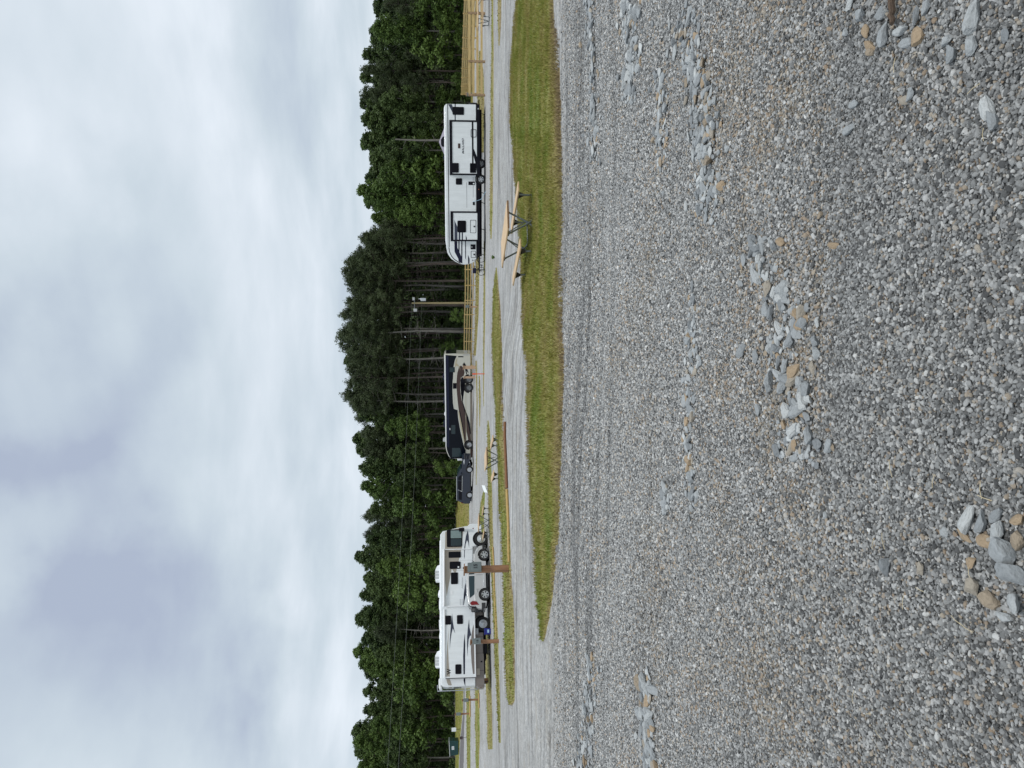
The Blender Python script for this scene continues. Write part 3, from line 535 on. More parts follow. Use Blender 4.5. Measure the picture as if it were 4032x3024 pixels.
def scatter(name, pts, scale, tone, coll, seed=0):
    me = bpy.data.meshes.new(name); me.vertices.add(len(pts)); me.vertices.foreach_set('co', pts.astype(np.float32).ravel())
    a = me.attributes.new('psize', 'FLOAT', 'POINT'); a.data.foreach_set('value', scale.astype(np.float32))
    a = me.attributes.new('tone', 'FLOAT', 'POINT'); a.data.foreach_set('value', tone.astype(np.float32))
    rg = np.random.default_rng(seed); rot = np.stack([rg.standard_normal(len(pts))*.5, rg.standard_normal(len(pts))*.5, rg.random(len(pts))*6.283], 1)
    a = me.attributes.new('prot', 'FLOAT_VECTOR', 'POINT'); a.data.foreach_set('vector', rot.astype(np.float32).ravel())
    o = bpy.data.objects.new(name, me); COL.objects.link(o); o['kind'] = 'stuff'
    ng = bpy.data.node_groups.new('scatter_'+name, 'GeometryNodeTree'); ng.interface.new_socket('Geometry', in_out='INPUT', socket_type='NodeSocketGeometry'); ng.interface.new_socket('Geometry', in_out='OUTPUT', socket_type='NodeSocketGeometry')
    N = ng.nodes; L = ng.links; gi = N.new('NodeGroupInput'); go = N.new('NodeGroupOutput')
    ci = N.new('GeometryNodeCollectionInfo'); ci.inputs['Collection'].default_value = coll; ci.inputs['Separate Children'].default_value = True; ci.inputs['Reset Children'].default_value = True
    ip = N.new('GeometryNodeInstanceOnPoints'); ip.inputs['Pick Instance'].default_value = True
    s = N.new('GeometryNodeInputNamedAttribute'); s.data_type = 'FLOAT'; s.inputs['Name'].default_value = 'psize'
    r = N.new('GeometryNodeInputNamedAttribute'); r.data_type = 'FLOAT_VECTOR'; r.inputs['Name'].default_value = 'prot'
    L.new(gi.outputs[0], ip.inputs['Points']); L.new(ci.outputs[0], ip.inputs['Instance']); L.new(s.outputs[0], ip.inputs['Scale']); L.new(r.outputs[0], ip.inputs['Rotation'])
    rv = N.new('FunctionNodeRandomValue'); rv.data_type = 'INT'; rv.inputs['Min'].default_value = 0; rv.inputs['Max'].default_value = len(coll.objects)-1
    L.new([q for q in rv.outputs if q.enabled][0] if any(q.enabled for q in rv.outputs) else rv.outputs[2], ip.inputs['Instance Index'])
    L.new(ip.outputs[0], go.inputs[0]); md = o.modifiers.new('scatter', 'NODES'); md.node_group = ng
    return o
pebs = [rock_mesh('pebble', 100+i, flat=.68, sub=2, rough=.35, m=M['pebble'], ncut=7) for i in range(7)]
for me in pebs:
    for p in me.polygons: p.use_smooth = True
    me.set_sharp_from_angle(angle=R(32))
pc = hidden_collection(pebs, 'pebble')
def pebble_field():
    P_, S_ = [], []
    for (ya, yb, sp_, s0) in ((1.5, 3.2, .0096, .0053), (3.2, 5.5, .0107, .0057), (5.5, 8.5, .0134, .0066), (8.5, 13.0, .020, .0080)):
        w = .58*yb+.8; xs = np.arange(-w, w, sp_); ys = np.arange(ya, yb, sp_); X, Y = np.meshgrid(xs, ys); X = X.ravel(); Y = Y.ravel()
        k = abs(X) < .56*Y+.7
        k &= RNG.random(len(X)) > .38*earth(X, Y)
        if ya > 8: k &= RNG.random(len(X)) < np.clip((13.2-Y)/4.7, .02, 1)
        X = X[k]+RNG.uniform(-.5,.5,k.sum())*sp_; Y = Y[k]+RNG.uniform(-.5,.5,k.sum())*sp_
        s = s0*np.exp(np.clip(RNG.normal(0,.34,len(X)),-.8,.62)); big = RNG.random(len(X)) < .01; s[big] = s0*2.2
        P_.append(np.stack([X, Y, terrain(X, Y)+s*.30+RNG.random(len(X))*.004], 1)); S_.append(s)
    P_ = np.concatenate(P_); S_ = np.concatenate(S_)
    t = RNG.random(len(P_))
    # rut wear and shade painted as darker stones, brown ones in the earthy patches
    st = streak(P_[:,0], P_[:,1]); t = t*(1-.7*st*(RNG.random(len(t)) < .9)); ea = earth(P_[:,0], P_[:,1])*np.clip((6.5-P_[:,1])/2, .15, 1)
    bz = RNG.random(len(t)) < ea*.20; t[bz] = .885+.07*RNG.random(bz.sum())
    pat = np.sin(P_[:,0]*1.7+1.3)*np.sin(P_[:,1]*1.9+.4)+.6*np.sin(P_[:,0]*4.1+P_[:,1]*3.3)
    br = (pat > .85) & (RNG.random(len(P_)) < .12); t[br] = .90+.06*RNG.random(br.sum())
    scatter('gravel', P_, S_, t, pc, 3)
pebble_field()

# broken rock: bands and patches.  (polyline of photo pixels, spread px, count, size range m)
CL = [
 ('ragged rock patch in the middle of the gravel', [(3010,930),(2990,1040),(3040,1120),(3120,1210),(3150,1290),(3040,1370),(3070,1450),(3130,1530),(3160,1640),(3110,1740),(3190,1810)], 58, 118, (.022,.050)),
 ('long rock band on the right of the gravel', [(2710,60),(2720,200),(2740,300),(2780,420),(2770,520),(2790,650),(2780,760),(2800,850)], 44, 170, (.022,.042)),
 ('short spur of rocks beside the long right band', [(2590,300),(2620,380),(2610,470),(2600,600),(2615,660)], 20, 40, (.018,.032)),
 ('rock band at the far right edge of the gravel', [(2470,-60),(2480,60),(2490,150),(2500,230),(2480,320),(2490,400)], 28, 100, (.022,.040)),
 ('faint line of stones near the right grass verge', [(2320,-40),(2330,80),(2340,250),(2345,420),(2350,600)], 16, 60, (.025,.045)),
 ('narrow rock row across the centre of the gravel', [(2720,1140),(2735,1240),(2725,1350),(2740,1420),(2715,1520),(2720,1620),(2715,1720),(2720,1830),(2730,1930),(2740,2010)], 16, 85, (.020,.038)),
 ('little dark rock cluster left of the narrow row', [(2625,1950),(2635,2010)], 14, 12, (.02,.035)),
 ('rock heap at the lower left edge of the gravel', [(2545,2660),(2550,2740),(2545,2820),(2560,2900),(2565,2980),(2570,3060)], 20, 80, (.022,.045)),
 ('pale rock strip above the lower left heap', [(2335,2590),(2335,2700),(2320,2820),(2310,2930),(2290,3050)], 20, 90, (.022,.042)),
]
BIG = [ # photo x, y, radius m, tone
 (3825,2045,.050,.35),(3880,2055,.040,.30),(3945,2030,.042,.25),(3950,2095,.050,.2),(3895,2135,.036,.88),(3975,2180,.060,.3),(3835,2215,.030,.9),(4010,2260,.055,.1),(3850,2310,.050,.9),(3915,2360,.055,.93),
 (4015,2370,.05,.25),(3640,2240,.036,.97),(3505,2230,.050,.5),(3810,2105,.030,.95),(3975,2430,.035,.45),(3730,2095,.026,.4),(4025,2130,.045,.85),(4020,2050,.03,.9),
 (3355,510,.034,.72),(3375,410,.034,.55),(3400,60,.040,.45),(3360,15,.036,.3),(3480,50,.030,.5),(3420,125,.032,.95),(3440,185,.030,.93),(3495,140,.038,.55),(3565,120,.040,.5),(3620,60,.034,.6),(3660,30,.030,.6),
 (3630,145,.040,.9),(3585,170,.036,.45),(3440,205,.030,.88),(3340,130,.030,.5),(3745,160,.034,.5),(3840,180,.036,.25),(3760,215,.045,.4),(3850,80,.045,.35),(3970,145,.026,.15),(3910,430,.040,.5),(3925,475,.038,.8),(3600,370,.034,.5),(3570,395,.024,.94),
 (3240,845,.026,.9),(3290,965,.030,.85),(3230,1270,.030,.5),(3085,955,.040,.86),(3220,1345,.038,.65),(3225,1390,.036,.7),(3210,1450,.030,.9),(3260,2030,.026,.4),(3215,1790,.030,.75),(3225,1830,.028,.2),(3285,1760,.026,.94),(2800,1670,.020,.1),(2795,1545,.028,.7),(2800,2480,.016,.02)]
def rocks():
    tones = {'g': [.05,.2,.35,.5,.62,.75], 't': [.86,.92,.97]}
    lib = {}
    for k, tl in tones.items():
        lib[k] = []
        for i in range(10): lib[k].append(rock_mesh('loose_rock', 300+i*7+(50 if k == 't' else 0), flat=.50, sub=3, rough=.5, m=M['rock'], tone=tl[i % len(tl)], ncut=20))
    allr = []
    for lab, path, spr, n, (s0, s1) in CL:
        path = np.array(path, float); seg = np.r_[0, np.cumsum(np.hypot(*np.diff(path, axis=0).T))]
        for i in range(int(n*2.1)):
            q = random.random()*seg[-1]; x = np.interp(q, seg, path[:,0]) + random.gauss(0, spr*.62); y = np.interp(q, seg, path[:,1]) + random.gauss(0, 22)
            out = random.random() < .12
            if out: x += random.gauss(0, spr*.9); y += random.gauss(0, 50)
            g = G(x, y); s = (.95 if g[1] < 4.4 else 1.1 if g[1] < 5.4 else 1.45)*(s0*.85+(s1-s0*.85)*random.random()**2.6)
            allr.append((s*3030/g[1], g, s, lab, 't' if random.random() < .14 else 'g', None))
    for x, y, s, t in BIG:
        g = G(x, y); s *= .78 if x > 3600 and y > 1990 else .88; t = t*.82 if t < .84 else t; lab = 'group of large stones at the lower left corner' if y > 1990 and x > 3400 else 'scatter of flat stones in the near right corner' if y < 600 else 'stray stones around the middle rock patch'
        allr.append((1e3+s*3030/g[1], g, s, lab, 't' if t > .84 else 'g', t))
    allr.sort(key=lambda a: -a[0]); cut = 290
    placed = {}
    for k, (px, g, s, lab, tn, t) in enumerate(allr[:cut]):
        me = random.choice(lib[tn])
        o = bpy.data.objects.new('loose_rock', me); COL.objects.link(o)
        o.location = (g[0], g[1], tz(*g)+s*.28+.006); o.rotation_euler = (random.gauss(0,.18), random.gauss(0,.18), random.random()*6.3); o.scale = (s*random.uniform(.85,1.3), s*random.uniform(.65,1.0), s*random.uniform(.7,1.35))
        col = 'tan brown' if tn == 't' else 'blue grey'
        tag(o, col+' broken rock in the '+lab if 'stones' not in lab else col+' flat broken stone in the '+lab, 'rock', col+' rocks, '+lab)
    rest = allr[cut:]; V = []; Fs = []; T = []; off = 0
    for px, g, s, lab, tn, t in rest:
        me = random.choice(lib[tn]); co = np.empty(len(me.vertices)*3); me.vertices.foreach_get('co', co); co = co.reshape(-1,3)*np.array([s*1.15, s*.85, s*.9])
        a = random.random()*6.3; c, s_ = math.cos(a), math.sin(a); co = co @ np.array([[c, s_, 0], [-s_, c, 0], [0, 0, 1]]) + np.array([g[0], g[1], tz(*g)+s*.34+.004])
        fi = np.empty(len(me.loops), np.int32); me.loops.foreach_get('vertex_index', fi); V.append(co); Fs.append(fi.reshape(-1,3)+off); off += len(co)
        tv = np.empty(len(co), np.float32); me.attributes['tone'].data.foreach_get('value', tv); T.append(tv)
    o = link('small_rocks', npmesh('small_rocks', np.concatenate(V), np.concatenate(Fs), M['rock'], {'tone': np.concatenate(T)}), None); o['kind'] = 'stuff'
rocks()
def straws():
    V = []; F_ = []
    pts = [(3700,1895),(3530,1845),(3645,2320),(3790,2440),(3830,2470),(3580,2370),(3325,2640),(3380,2740),(3480,2890),(3600,2890),(3440,2810),(3520,1910),(3905,1960),(3890,1930),(3545,258),(3860,350),(3900,530),(3845,2260),(3500,2130),(3460,2140),(3060,2190),(2850,1560)]
    mb = MB()
    for x, y in pts:
        g = G(x, y); a = random.uniform(-.5, .5)+math.pi*(random.random() < .3)*.5; l = random.uniform(.015, .032); z = tz(*g)+.022
        mb.tube([(g[0]-math.cos(a)*l, g[1]-math.sin(a)*l, z), (g[0], g[1], z+.004), (g[0]+math.cos(a)*l, g[1]+math.sin(a)*l, z)], .0010, 5)
    o = obj('straw_bits', mb, M['straw']); o['kind'] = 'stuff'
straws()
a, b = G(3540, -60), G(3542, 95)
mb = MB(); n = 9
mb.tube([(a[0]+(b[0]-a[0])*i/n, a[1]+(b[1]-a[1])*i/n+.004*math.sin(i*2), tz(*a)+.03+.003*math.sin(i*3)) for i in range(n+1)], [.013,.013,.012,.013,.0115,.012,.011,.012,.010,.0085], 9)
tag(obj('stick', mb, M['stick'], smooth=True), 'weathered brown stick lying across the gravel in the near right corner', 'stick')

# ------------------------------------------------------------------ travel trailer
def trailer():
    A = np.array([.1508*59.6, 59.6]); B = np.array([.3653*57.0, 57.0]); z0 = tz(15, 58)
    fr = Frame(A, B, z0); t = thing('travel_trailer', 'white travel trailer with black trim, two slide outs and MALLARD lettering', 'travel trailer', (*A, z0), fr.rot)
    za = zoomfn(1700, 380, 4.88); zb = zoomfn(1700, 700, 4.365); L = fr.L; sp = lambda f, x, y, off=0: fr.sp(*f(x, y), off)
    ztop = sp(za, 250, 400)[1]; zb0 = sp(za, 850, 400)[1]; ztrim = sp(za, 308, 400)[1]; zsk = .42
    nose = conv(fr, zb, [(252,1190),(270,1290),(300,1345),(340,1395),(420,1450),(490,1480),(560,1493),(640,1485),(700,1465),(740,1435),(765,1400)])
    nose = [(u, z) for u, z in nose]; x_r = sp(za, 500, 145)[0]
    prof = [(x_r, zb0), (x_r, ztop-.12), (x_r-.10, ztop)] + [(nose[0][0], ztop)] + nose[1:-1] + [(nose[-1][0], zb0)]
    obj('body', MB().prism(prof, 0, 2.45), M['white'], t, bevel=.03)
    # rounded roof and its edge trim
    roof = obj('roof', MB().prism([(x_r-.08, ztop-.003), (nose[1][0]+.5, ztop-.003), (nose[1][0]+.9, ztop+.055), (x_r-.3, ztop+.055)], .12, 2.33), M['roofwhite'], t, bevel=.03)
    tr = [(x_r, ztrim), (nose[0][0], ztrim-.0)] ; off = .22
    inner = conv(fr, zb, [(298,1190),(312,1270),(345,1340),(385,1390),(440,1430),(500,1465)]); outer = [(u-.045, z+.04) for u, z in inner]
    mbt = MB().prism([(x_r, ztrim-.025), (x_r, ztrim+.025), (inner[0][0], ztrim+.025), (inner[0][0], ztrim-.025)], -.006, 0)
    for i in range(len(inner)-1): mbt.prism([inner[i], inner[i+1], outer[i+1], outer[i]], -.006, 0)
    obj('roof_trim', mbt, M['black'], t)
    obj('skirt', MB().prism([(x_r+.02, zb0-.002), (x_r+.02, zsk+.02), (nose[-1][0]+.5, zsk+.02), (nose[-1][0]+.02, zb0-.10), (nose[-1][0]-.0, zb0-.002)], .02, 2.4), M['black'], t, bevel=.02)
    obj('chassis', MB().box(nose[-1][0]+.2, x_r-.3, .5, 2.0, zsk-.14, zsk+.03), M['blackmatte'], t)
    # rear slide-out
    so = -.42
    def slide(f, x0, x1, y0, y1, lab=None):
        a = sp(f, x0, y0, so); b = sp(f, x1, y1, so); u0, u1 = sorted((a[0], b[0])); zt = a[1]; zl = b[1]
        s = obj('slide_out', MB().box(u0, u1, so, -.001, zl, zt), M['white'], t, bevel=.01)
        w = .12; fm = MB().box(u0-.02, u1+.02, so-.03, so-.002, zt-.17, zt+.01).box(u0-.02, u0+.10, so-.03, so-.002, zl, zt-.171).box(u1-.10, u1+.02, so-.03, so-.002, zl, zt-.171)
        fm.box(u0-.02, u1+.02, so-.02, -.002, zt+.002, zt+.03); obj('slide_frame', fm, M['black'], s)
        sk = MB().box(u0-.02, u1+.02, so-.02, -.002, zsk+.02, zl-.002); obj('slide_skirt', sk, M['black'], s)
        return s, u0, u1, zl, zt
    s1, u0, u1, zl, zt = slide(za, 345, 870, 455, 1510)
    Y = so - .002
    for q in ((400,512,1285,1455), (742,845,1290,1460)): window(rrect(fr, za, *q, so, .05), Y, s1)
    decal('vent', rrect(fr, za, 505,547,903,995, so, .01), Y, M['brown'], s1, .02)
    pts = rrect(fr, za, 750,855,632,785, so, .06); obj('hatch', outline(pts, Y-.006, .035), M['black'], s1)
    decal('stripe', conv(fr, za, [(768,485),(800,485),(803,1000),(803,1292),(775,1292)], so), Y, M['black'], s1)
    decal('swoosh', conv(fr, za, [(803,1000),(830,1060),(868,1160),(868,1480),(840,1290),(800,1120)], so), Y-.001, M['black'], s1)
    a = sp(za, 620, 1100, so); b = sp(za, 580, 803, so)
    lettering('MALLARD', b[0]-a[0], b[1]-a[1], a[0], a[1], Y, M['greytext'], s1, shear=.28, bold=.02)
    s2, u0, u1, zl, zt = slide(zb, 328, 785, 578, 1088)
    window(rrect(fr, zb, 447,583,742,933, so, .08), Y, s2)
    obj('hatch', outline(rrect(fr, zb, 660,762,725,950, so, .06), Y-.001, .03), M['black'], s2)
    decal('latch', rrect(fr, zb, 718,745,825,850, so, .02), Y, M['black'], s2, .02)
    decal('stripe', conv(fr, zb, [(390,728),(440,845),(443,1065),(393,1065)], so), Y, M['slate'], s2)
    for q in ((462,490),(515,535)): decal('stripe', conv(fr, zb, [(q[0],935),(q[1],935),(q[1],1065),(q[0],1065)], so), Y, M['navy'] if q[0] == 515 else M['slate'], s2)
    decal('stripe', conv(fr, zb, [(583,988),(602,1030),(602,1065),(585,1065)], so), Y, M['navy'], s2)
    # side of the body
    window(rrect(fr, za, 405,612,208,345, 0, .07), 0, t); window(rrect(fr, zb, 420,515,15,112, 0, .05), 0, t)
    decal('stripe', conv(fr, za, [(315,148),(385,148),(405,205),(432,380),(405,320)]), 0, M['slate'], t)
    decal('stripe', conv(fr, za, [(440,145),(460,145),(460,450),(440,450)]), 0, M['navy'], t, .003)
    decal('stripe', conv(fr, zb, [(388,1092),(437,1092),(440,1200),(490,1310),(525,1400),(527,1475),(462,1440),(455,1390),(392,1270)]), 0, M['navy'], t)
    decal('stripe', conv(fr, zb, [(457,1092),(478,1092),(478,1290),(457,1240)]), 0, M['navy'], t); decal('stripe', conv(fr, zb, [(507,1092),(527,1092),(527,1400),(507,1360)]), 0, M['navy'], t)
    decal('stripe', conv(fr, zb, [(573,1092),(588,1092),(588,1385),(592,1412),(575,1380)]), 0, M['navy'], t); decal('stripe', conv(fr, zb, [(622,1325),(650,1390),(648,1475),(625,1480)]), 0, M['navy'], t)
    decal('stripe', conv(fr, zb, [(592,80),(605,80),(607,520),(600,520)]), 0, M['greydec'], t); decal('stripe', conv(fr, zb, [(706,-10),(718,-10),(716,340),(708,340)]), 0, M['greydec'], t)
    d = decal('service_door', rrect(fr, zb, 630,742,65,125, 0, .01), 0, M['black'], t, .015); decal('sticker', rrect(fr, zb, 708,733,90,112, 0, .01), -.015, M['signwhite'], d, .004)
    decal('outlet', rrect(fr, zb, 705,740,415,470, 0, .01), 0, M['black'], t, .02)
    d = decal('service_door', rrect(fr, zb, 668,752,1145,1230, 0, .01), 0, M['black'], t, .02); decal('sticker', rrect(fr, zb, 680,698,1180,1200, 0, .01), -.02, M['greydec'], d, .004)
    obj('hatch', outline(rrect(fr, zb, 673,757,1257,1375, 0, .06), -.001, .03), M['black'], t); decal('latch', rrect(fr, zb, 716,742,1305,1332, 0, .02), 0, M['black'], t, .02)
    # running gear
    for zy, f, al in ((1290, za, M['dullalloy']), (1590, za, M['alloy'])):
        u = sp(f, 970, zy)[0]; wheel(t, u, .36, .36, .02, .24, rimr=.20, rm=al); 
    ua = sp(za, 970, 1290)[0]; ub = sp(za, 970, 1590)[0]
    obj('axle', MB().tube([(ua, .2, .36), (ua, 2.2, .36)], .05).tube([(ub, .2, .36), (ub, 2.2, .36)], .05), M['blackmatte'], t)
    for u, w_ in ((ua, 1), (ub, 1)):
        arc = [(u+.46*math.cos(R(a)), .36+.46*math.sin(R(a))) for a in range(0, 181, 20)]; arc2 = [(u+.41*math.cos(R(a)), .36+.41*math.sin(R(a))) for a in range(180, -1, -20)]
        obj('wheel_arch', MB().prism(arc+arc2, -.03, .02), M['black'], t)
    for zy, f in ((300, za), (240, zb), (410, zb), (870, zb), (1195, zb)):
        u = sp(f, 870, zy)[0]; mbj = MB().tube([(u, .35, zsk), (u-.14, .35, .05)], .025, 6).box(u-.24, u-.06, .28, .44, 0.01, .05); obj('stabiliser_jack', mbj, M['blackmatte'], t)
    # rear spare wheel on its carrier
    u = sp(za, 850, 100)[0]; mbw = MB(); mbw.lathe((0,0,0), [(0,.0),(.2,.0),(.22,-.02),(.33,-.02),(.36,.03),(.36,.17),(.33,.2),(0,.2)], 28)
    mbw.v = [(u+.02-y, 1.1+x, .9+z) for x, y, z in mbw.v]; sw = obj('spare_wheel', mbw, M['tyre'], t, smooth=True); 
    obj('spare_carrier', MB().box(x_r, u+.3, 1.05, 1.15, .42, .5).box(u-.26, u-.2, 1.05, 1.15, .4, 1.0), M['blackmatte'], t)
    # tongue
    un = nose[-1][0]; obj('hitch', MB().tube([(un+.3, .7, .46), (un-1.1, 1.22, .46)], .05, 6).tube([(un+.3, 1.75, .46), (un-1.1, 1.22, .46)], .05, 6).tube([(un-.9, 1.22, .05), (un-.9, 1.22, .85)], .035, 8).box(un-1.0, un-.8, 1.1, 1.34, .01, .05), M['blackmatte'], t)
    # roof kit
    def shell(name, f, x0, y0, y1, dep, m, h0=None):
        a = sp(f, x0, y0); b = sp(f, x0, y1); u0, u1 = sorted((a[0], b[0])); zt_ = a[1]; zz = ztop+.05
        return obj(name, MB().prism([(u0, zz), (u0+.03, zz+(zt_-zz)*.8), (u0+.15, zt_), (u1-.25, zt_), (u1-.05, zz+(zt_-zz)*.5), (u1, zz)], .75, 1.65), m, t, bevel=.03)
    shell('air_conditioner', za, 172, 740, 935, 1, M['black']); shell('roof_vent', za, 212, 1090, 1190, 1, M['coachnavy']); shell('roof_vent', zb, 222, 330, 410, 1, M['roofwhite'])
    shell('roof_vent', zb, 226, 795, 860, 1, M['roofwhite']); shell('roof_vent', za, 228, 400, 470, 1, M['roofwhite'])
    obj('marker_lamp', MB().box(*(lambda q: (q[0]-.03, q[0]+.03, -.02, .02, q[1]-.02, q[1]+.02))(sp(zb, 808, 200))), M['amber'], t)
    obj('marker_lamp', MB().box(*(lambda q: (q[0]-.05, q[0]+.05, so-.03, so, q[1]-.03, q[1]+.03))(sp(za, 888, 250))), M['lamp'], t)
    obj('water_hose', MB().tube([(u_, y_, z_) for (u_, z_), y_ in zip(conv(fr, zb, [(705,412),(745,402),(800,388),(850,368)]), (-.04,-.10,-.16,-.3))]+[(sp(zb,850,368)[0]+.25, -.6, .22), (sp(zb,850,368)[0]+.55, -1.2, .03)], .014, 6), M['hose'], t)
    return fr
frT = trailer()

# ------------------------------------------------------------------ motorhome (left, white)
def motorhome():
    A = np.array([-.3914*50.5, 50.5]); B = np.array([-.1812*55., 55.]); z0 = tz(-14, 53)-.01
    fr = Frame(A, B, z0); t = thing('motorhome', 'long white motorhome with tan upper band and dark swooshes behind the silver car', 'motorhome', (*A, z0), fr.rot)
    zc = zoomfn(1700, 2040, 4.609); zd = zoomfn(1700, 2380, 4.366); sp = lambda f, x, y, off=0: fr.sp(*f(x, y), off); W = 2.5
    ztop = 3.36; zlow = sp(zd, 745, 1000)[1]; xf = sp(zc, 850, 97)[0]
    front = conv(fr, zc, [(200,235),(245,228),(400,190),(575,152),(650,140),(680,112),(740,98),(850,97),(900,115)])
    prof = [(0.0, zlow), (0.0, ztop-.35), (.05, ztop-.12), (.2, ztop)] + [(sp(zc,155,300)[0], ztop)] + front + [(sp(zc,905,270)[0], front[-1][1]), (sp(zc,890,480)[0], front[-1][1]+.0), (sp(zc,760,520)[0], zlow)]
    obj('body', MB().prism(prof, 0, W), M['white2'], t, bevel=.05)
    obj('roof', MB().prism([(.3, ztop-.01), (.4, ztop+.05), (front[0][0]-.7, ztop+.05), (front[0][0]-.5, ztop-.01)], .15, W-.15), M['roofwhite'], t, bevel=.04)
    # tan band
    tan = conv(fr, zc, [(245,245),(575,162),(562,320),(545,545),(530,600),(440,985),(405,985),(362,915),(340,1050),(300,1250),(272,1420),(240,1100),(240,560)])
    decal('tan_panel', tan, 0, M['tan'], t, .003)
    # driver window
    w1 = window(rrect(fr, zc, 280,543,214,517, 0, .07), -.004, t); decal('curtain', rrect(fr, zc, 345,536,225,365, 0, .02), -.024, M['curtain'], w1, .003); decal('curtain', rrect(fr, zc, 345,536,380,505, 0, .02), -.024, M['teal'], w1, .003)
    for q in ((313,520,617,713),(332,515,797,915),(355,468,995,1192)): window(rrect(fr, zc, *q, 0, .06), -.004, t)
    decal('sticker', rrect(fr, zc, 470,498,875,903, 0, .01), -.026, M['signwhite'], t, .004)
    obj('entry_door', outline(rrect(fr, zc, 288,735,765,955, 0, .08), -.003, .012), M['greydec'], t)
    decal('vent', rrect(fr, zc, 565,610,892,922, 0, .02), -.002, M['black'], t, .02)
    decal('stripe', conv(fr, zc, [(655,222),(672,330),(678,540),(660,440),(640,400),(615,470),(600,600),(597,700),(587,745),(585,700),(592,520),(618,330)]), -.002, M['slate'], t)
    decal('stripe', conv(fr, zc, [(628,1130),(637,1300),(642,1455),(618,1400),(598,1480),(580,1600),(571,1600),(580,1400),(600,1230)]), -.002, M['navy'], t)
    for x_ in (513, 547): decal('vent', rrect(fr, zc, x_, x_+8, 1468, 1590, 0, .005), -.002, M['greydec'], t, .008)
    decal('outlet', rrect(fr, zc, 342,380,1320,1385, 0, .01), -.002, M['roofwhite'], t, .012)
    a = sp(zc, 566, 1280); b = sp(zc, 537, 1070); lettering('Adventurer', b[0]-a[0], b[1]-a[1], a[0], a[1], -.002, M['greydec'], t, shear=.3, bold=.008)
    # awning tube and arms
    a = sp(zc, 222, 575); b = sp(zc, 222, 1610); aw = obj('awning', MB().tube([(a[0], -.10, a[1]), (b[0], -.10, b[1])], .075, 12), M['roofwhite'], t, smooth=True)
    u = a[0]; zt_ = a[1]; zb_ = sp(zc, 705, 570)[1]; obj('awning_arm', MB().box(u-.03, u+.03, -.09, -.01, zb_, zt_), M['roofwhite'], aw)
    u = b[0]+.02; obj('awning_arm', MB().box(u-.05, u+.03, -.09, -.01, zb_, zt_), M['roofwhite'], aw)
    # slide-out at the rear
    so = -.30; s0 = sp(zd, 235, 1262, so); s1 = sp(zd, 755, 60, so); u0, u1 = s0[0], s1[0]; zt2 = s0[1]; zl2 = zlow+.01
    s = obj('slide_out', MB().box(u0, u1, so, -.001, zl2, zt2), M['white2'], t, bevel=.012)
    obj('slide_topper', MB().tube([(u0+.02, so-.02, zt2+.05), (u1-.03, so-.02, zt2+.05)], .055, 10), M['roofwhite'], s, smooth=True)
    obj('slide_edge', MB().box(u0-.02, u0+.03, so-.02, so-.002, zl2-.02, zt2).box(u0-.02, u1+.02, so-.012, so-.002, zl2-.05, zl2+.035), M['roofwhite'], s)
    obj('seal', MB().box(u0-.045, u0-.022, so-.01, -.001, zl2, zt2), M['black'], s)
    yy = so-.002
    for q in ((237,325,200,340),(440,528,190,330),(412,502,1037,1190)): window(rrect(fr, zd, *q, so, .06), yy, s)
    decal('stripe', conv(fr, zd, [(350,152),(360,280),(378,390),(402,500),(362,410),(340,500),(325,600),(308,780),(310,600),(325,400)], so), yy, M['slate'], s)
    decal('stripe', conv(fr, zd, [(298,380),(268,700),(255,900),(248,1240),(312,1240),(292,1000),(282,800),(285,600)], so), yy, M['tan'], s, .003)
    decal('stripe', conv(fr, zd, [(640,255),(650,400),(680,530),(655,545),(635,600),(622,740),(612,890),(606,700),(608,560),(618,420)], so), yy, M['slate'], s)
    decal('stripe', conv(fr, zd, [(568,500),(575,700),(570,1200),(545,1200),(540,900),(550,650)], so), yy, M['navy'], s)
    decal('stripe', conv(fr, zd, [(715,340),(735,480),(745,1195),(708,1195),(685,1000),(672,800),(672,620),(690,480)], so), yy, M['taupe'], s, .003)
    a = sp(zd, 325, 1205, so); b = sp(zd, 260, 1105, so); lettering('W', b[0]-a[0], b[1]-a[1], a[0], a[1], yy-.004, M['black'], s, bold=.03)
    decal('stripe', conv(fr, zd, [(548,1272),(575,1272),(578,1410),(562,1370),(548,1310)]), -.002, M['navy'], t, .003)
    decal('stripe', conv(fr, zd, [(250,1285),(310,1285),(345,1385),(322,1395),(285,1388),(262,1340)]), -.002, M['tan'], t, .003)
    # rear face graphics (on the end wall, x = 0)
    mb = MB().box(-.004, 0, .05, 1.9, 2.62, 2.82); obj('rear_band', mb, M['tan'], t)
    obj('rear_window', MB().box(-.015, 0, .6, 1.9, 2.0, 2.5), M['glass'], t)
    obj('ladder', MB().tube([(-.12, 1.9, .9), (-.12, 1.9, ztop+.25), (.25, 1.9, ztop+.25)], .02, 6).tube([(-.12, 2.3, .9), (-.12, 2.3, ztop+.25), (.25, 2.3, ztop+.25)], .02, 6).tube([(-.12,1.9,1.3),(-.12,2.3,1.3)], .015, 6).tube([(-.12,1.9,1.7),(-.12,2.3,1.7)], .015, 6).tube([(-.12,1.9,2.1),(-.12,2.3,2.1)], .015, 6).tube([(-.12,1.9,2.5),(-.12,2.3,2.5)], .015, 6).tube([(-.12,1.9,2.9),(-.12,2.3,2.9)], .015, 6), M['alloy'], t)
    cap = MB().prism([(-.10, ztop-.1), (-.06, ztop+.12), (.5, ztop+.12), (.6, ztop+.0), (.3, ztop-.0)], .05, W-.05); obj('rear_spoiler', cap, M['roofwhite'], t, bevel=.04)
    # lower skirt with compartments
    uw = sp(zd, 900, 330)[0]; zs0 = .50
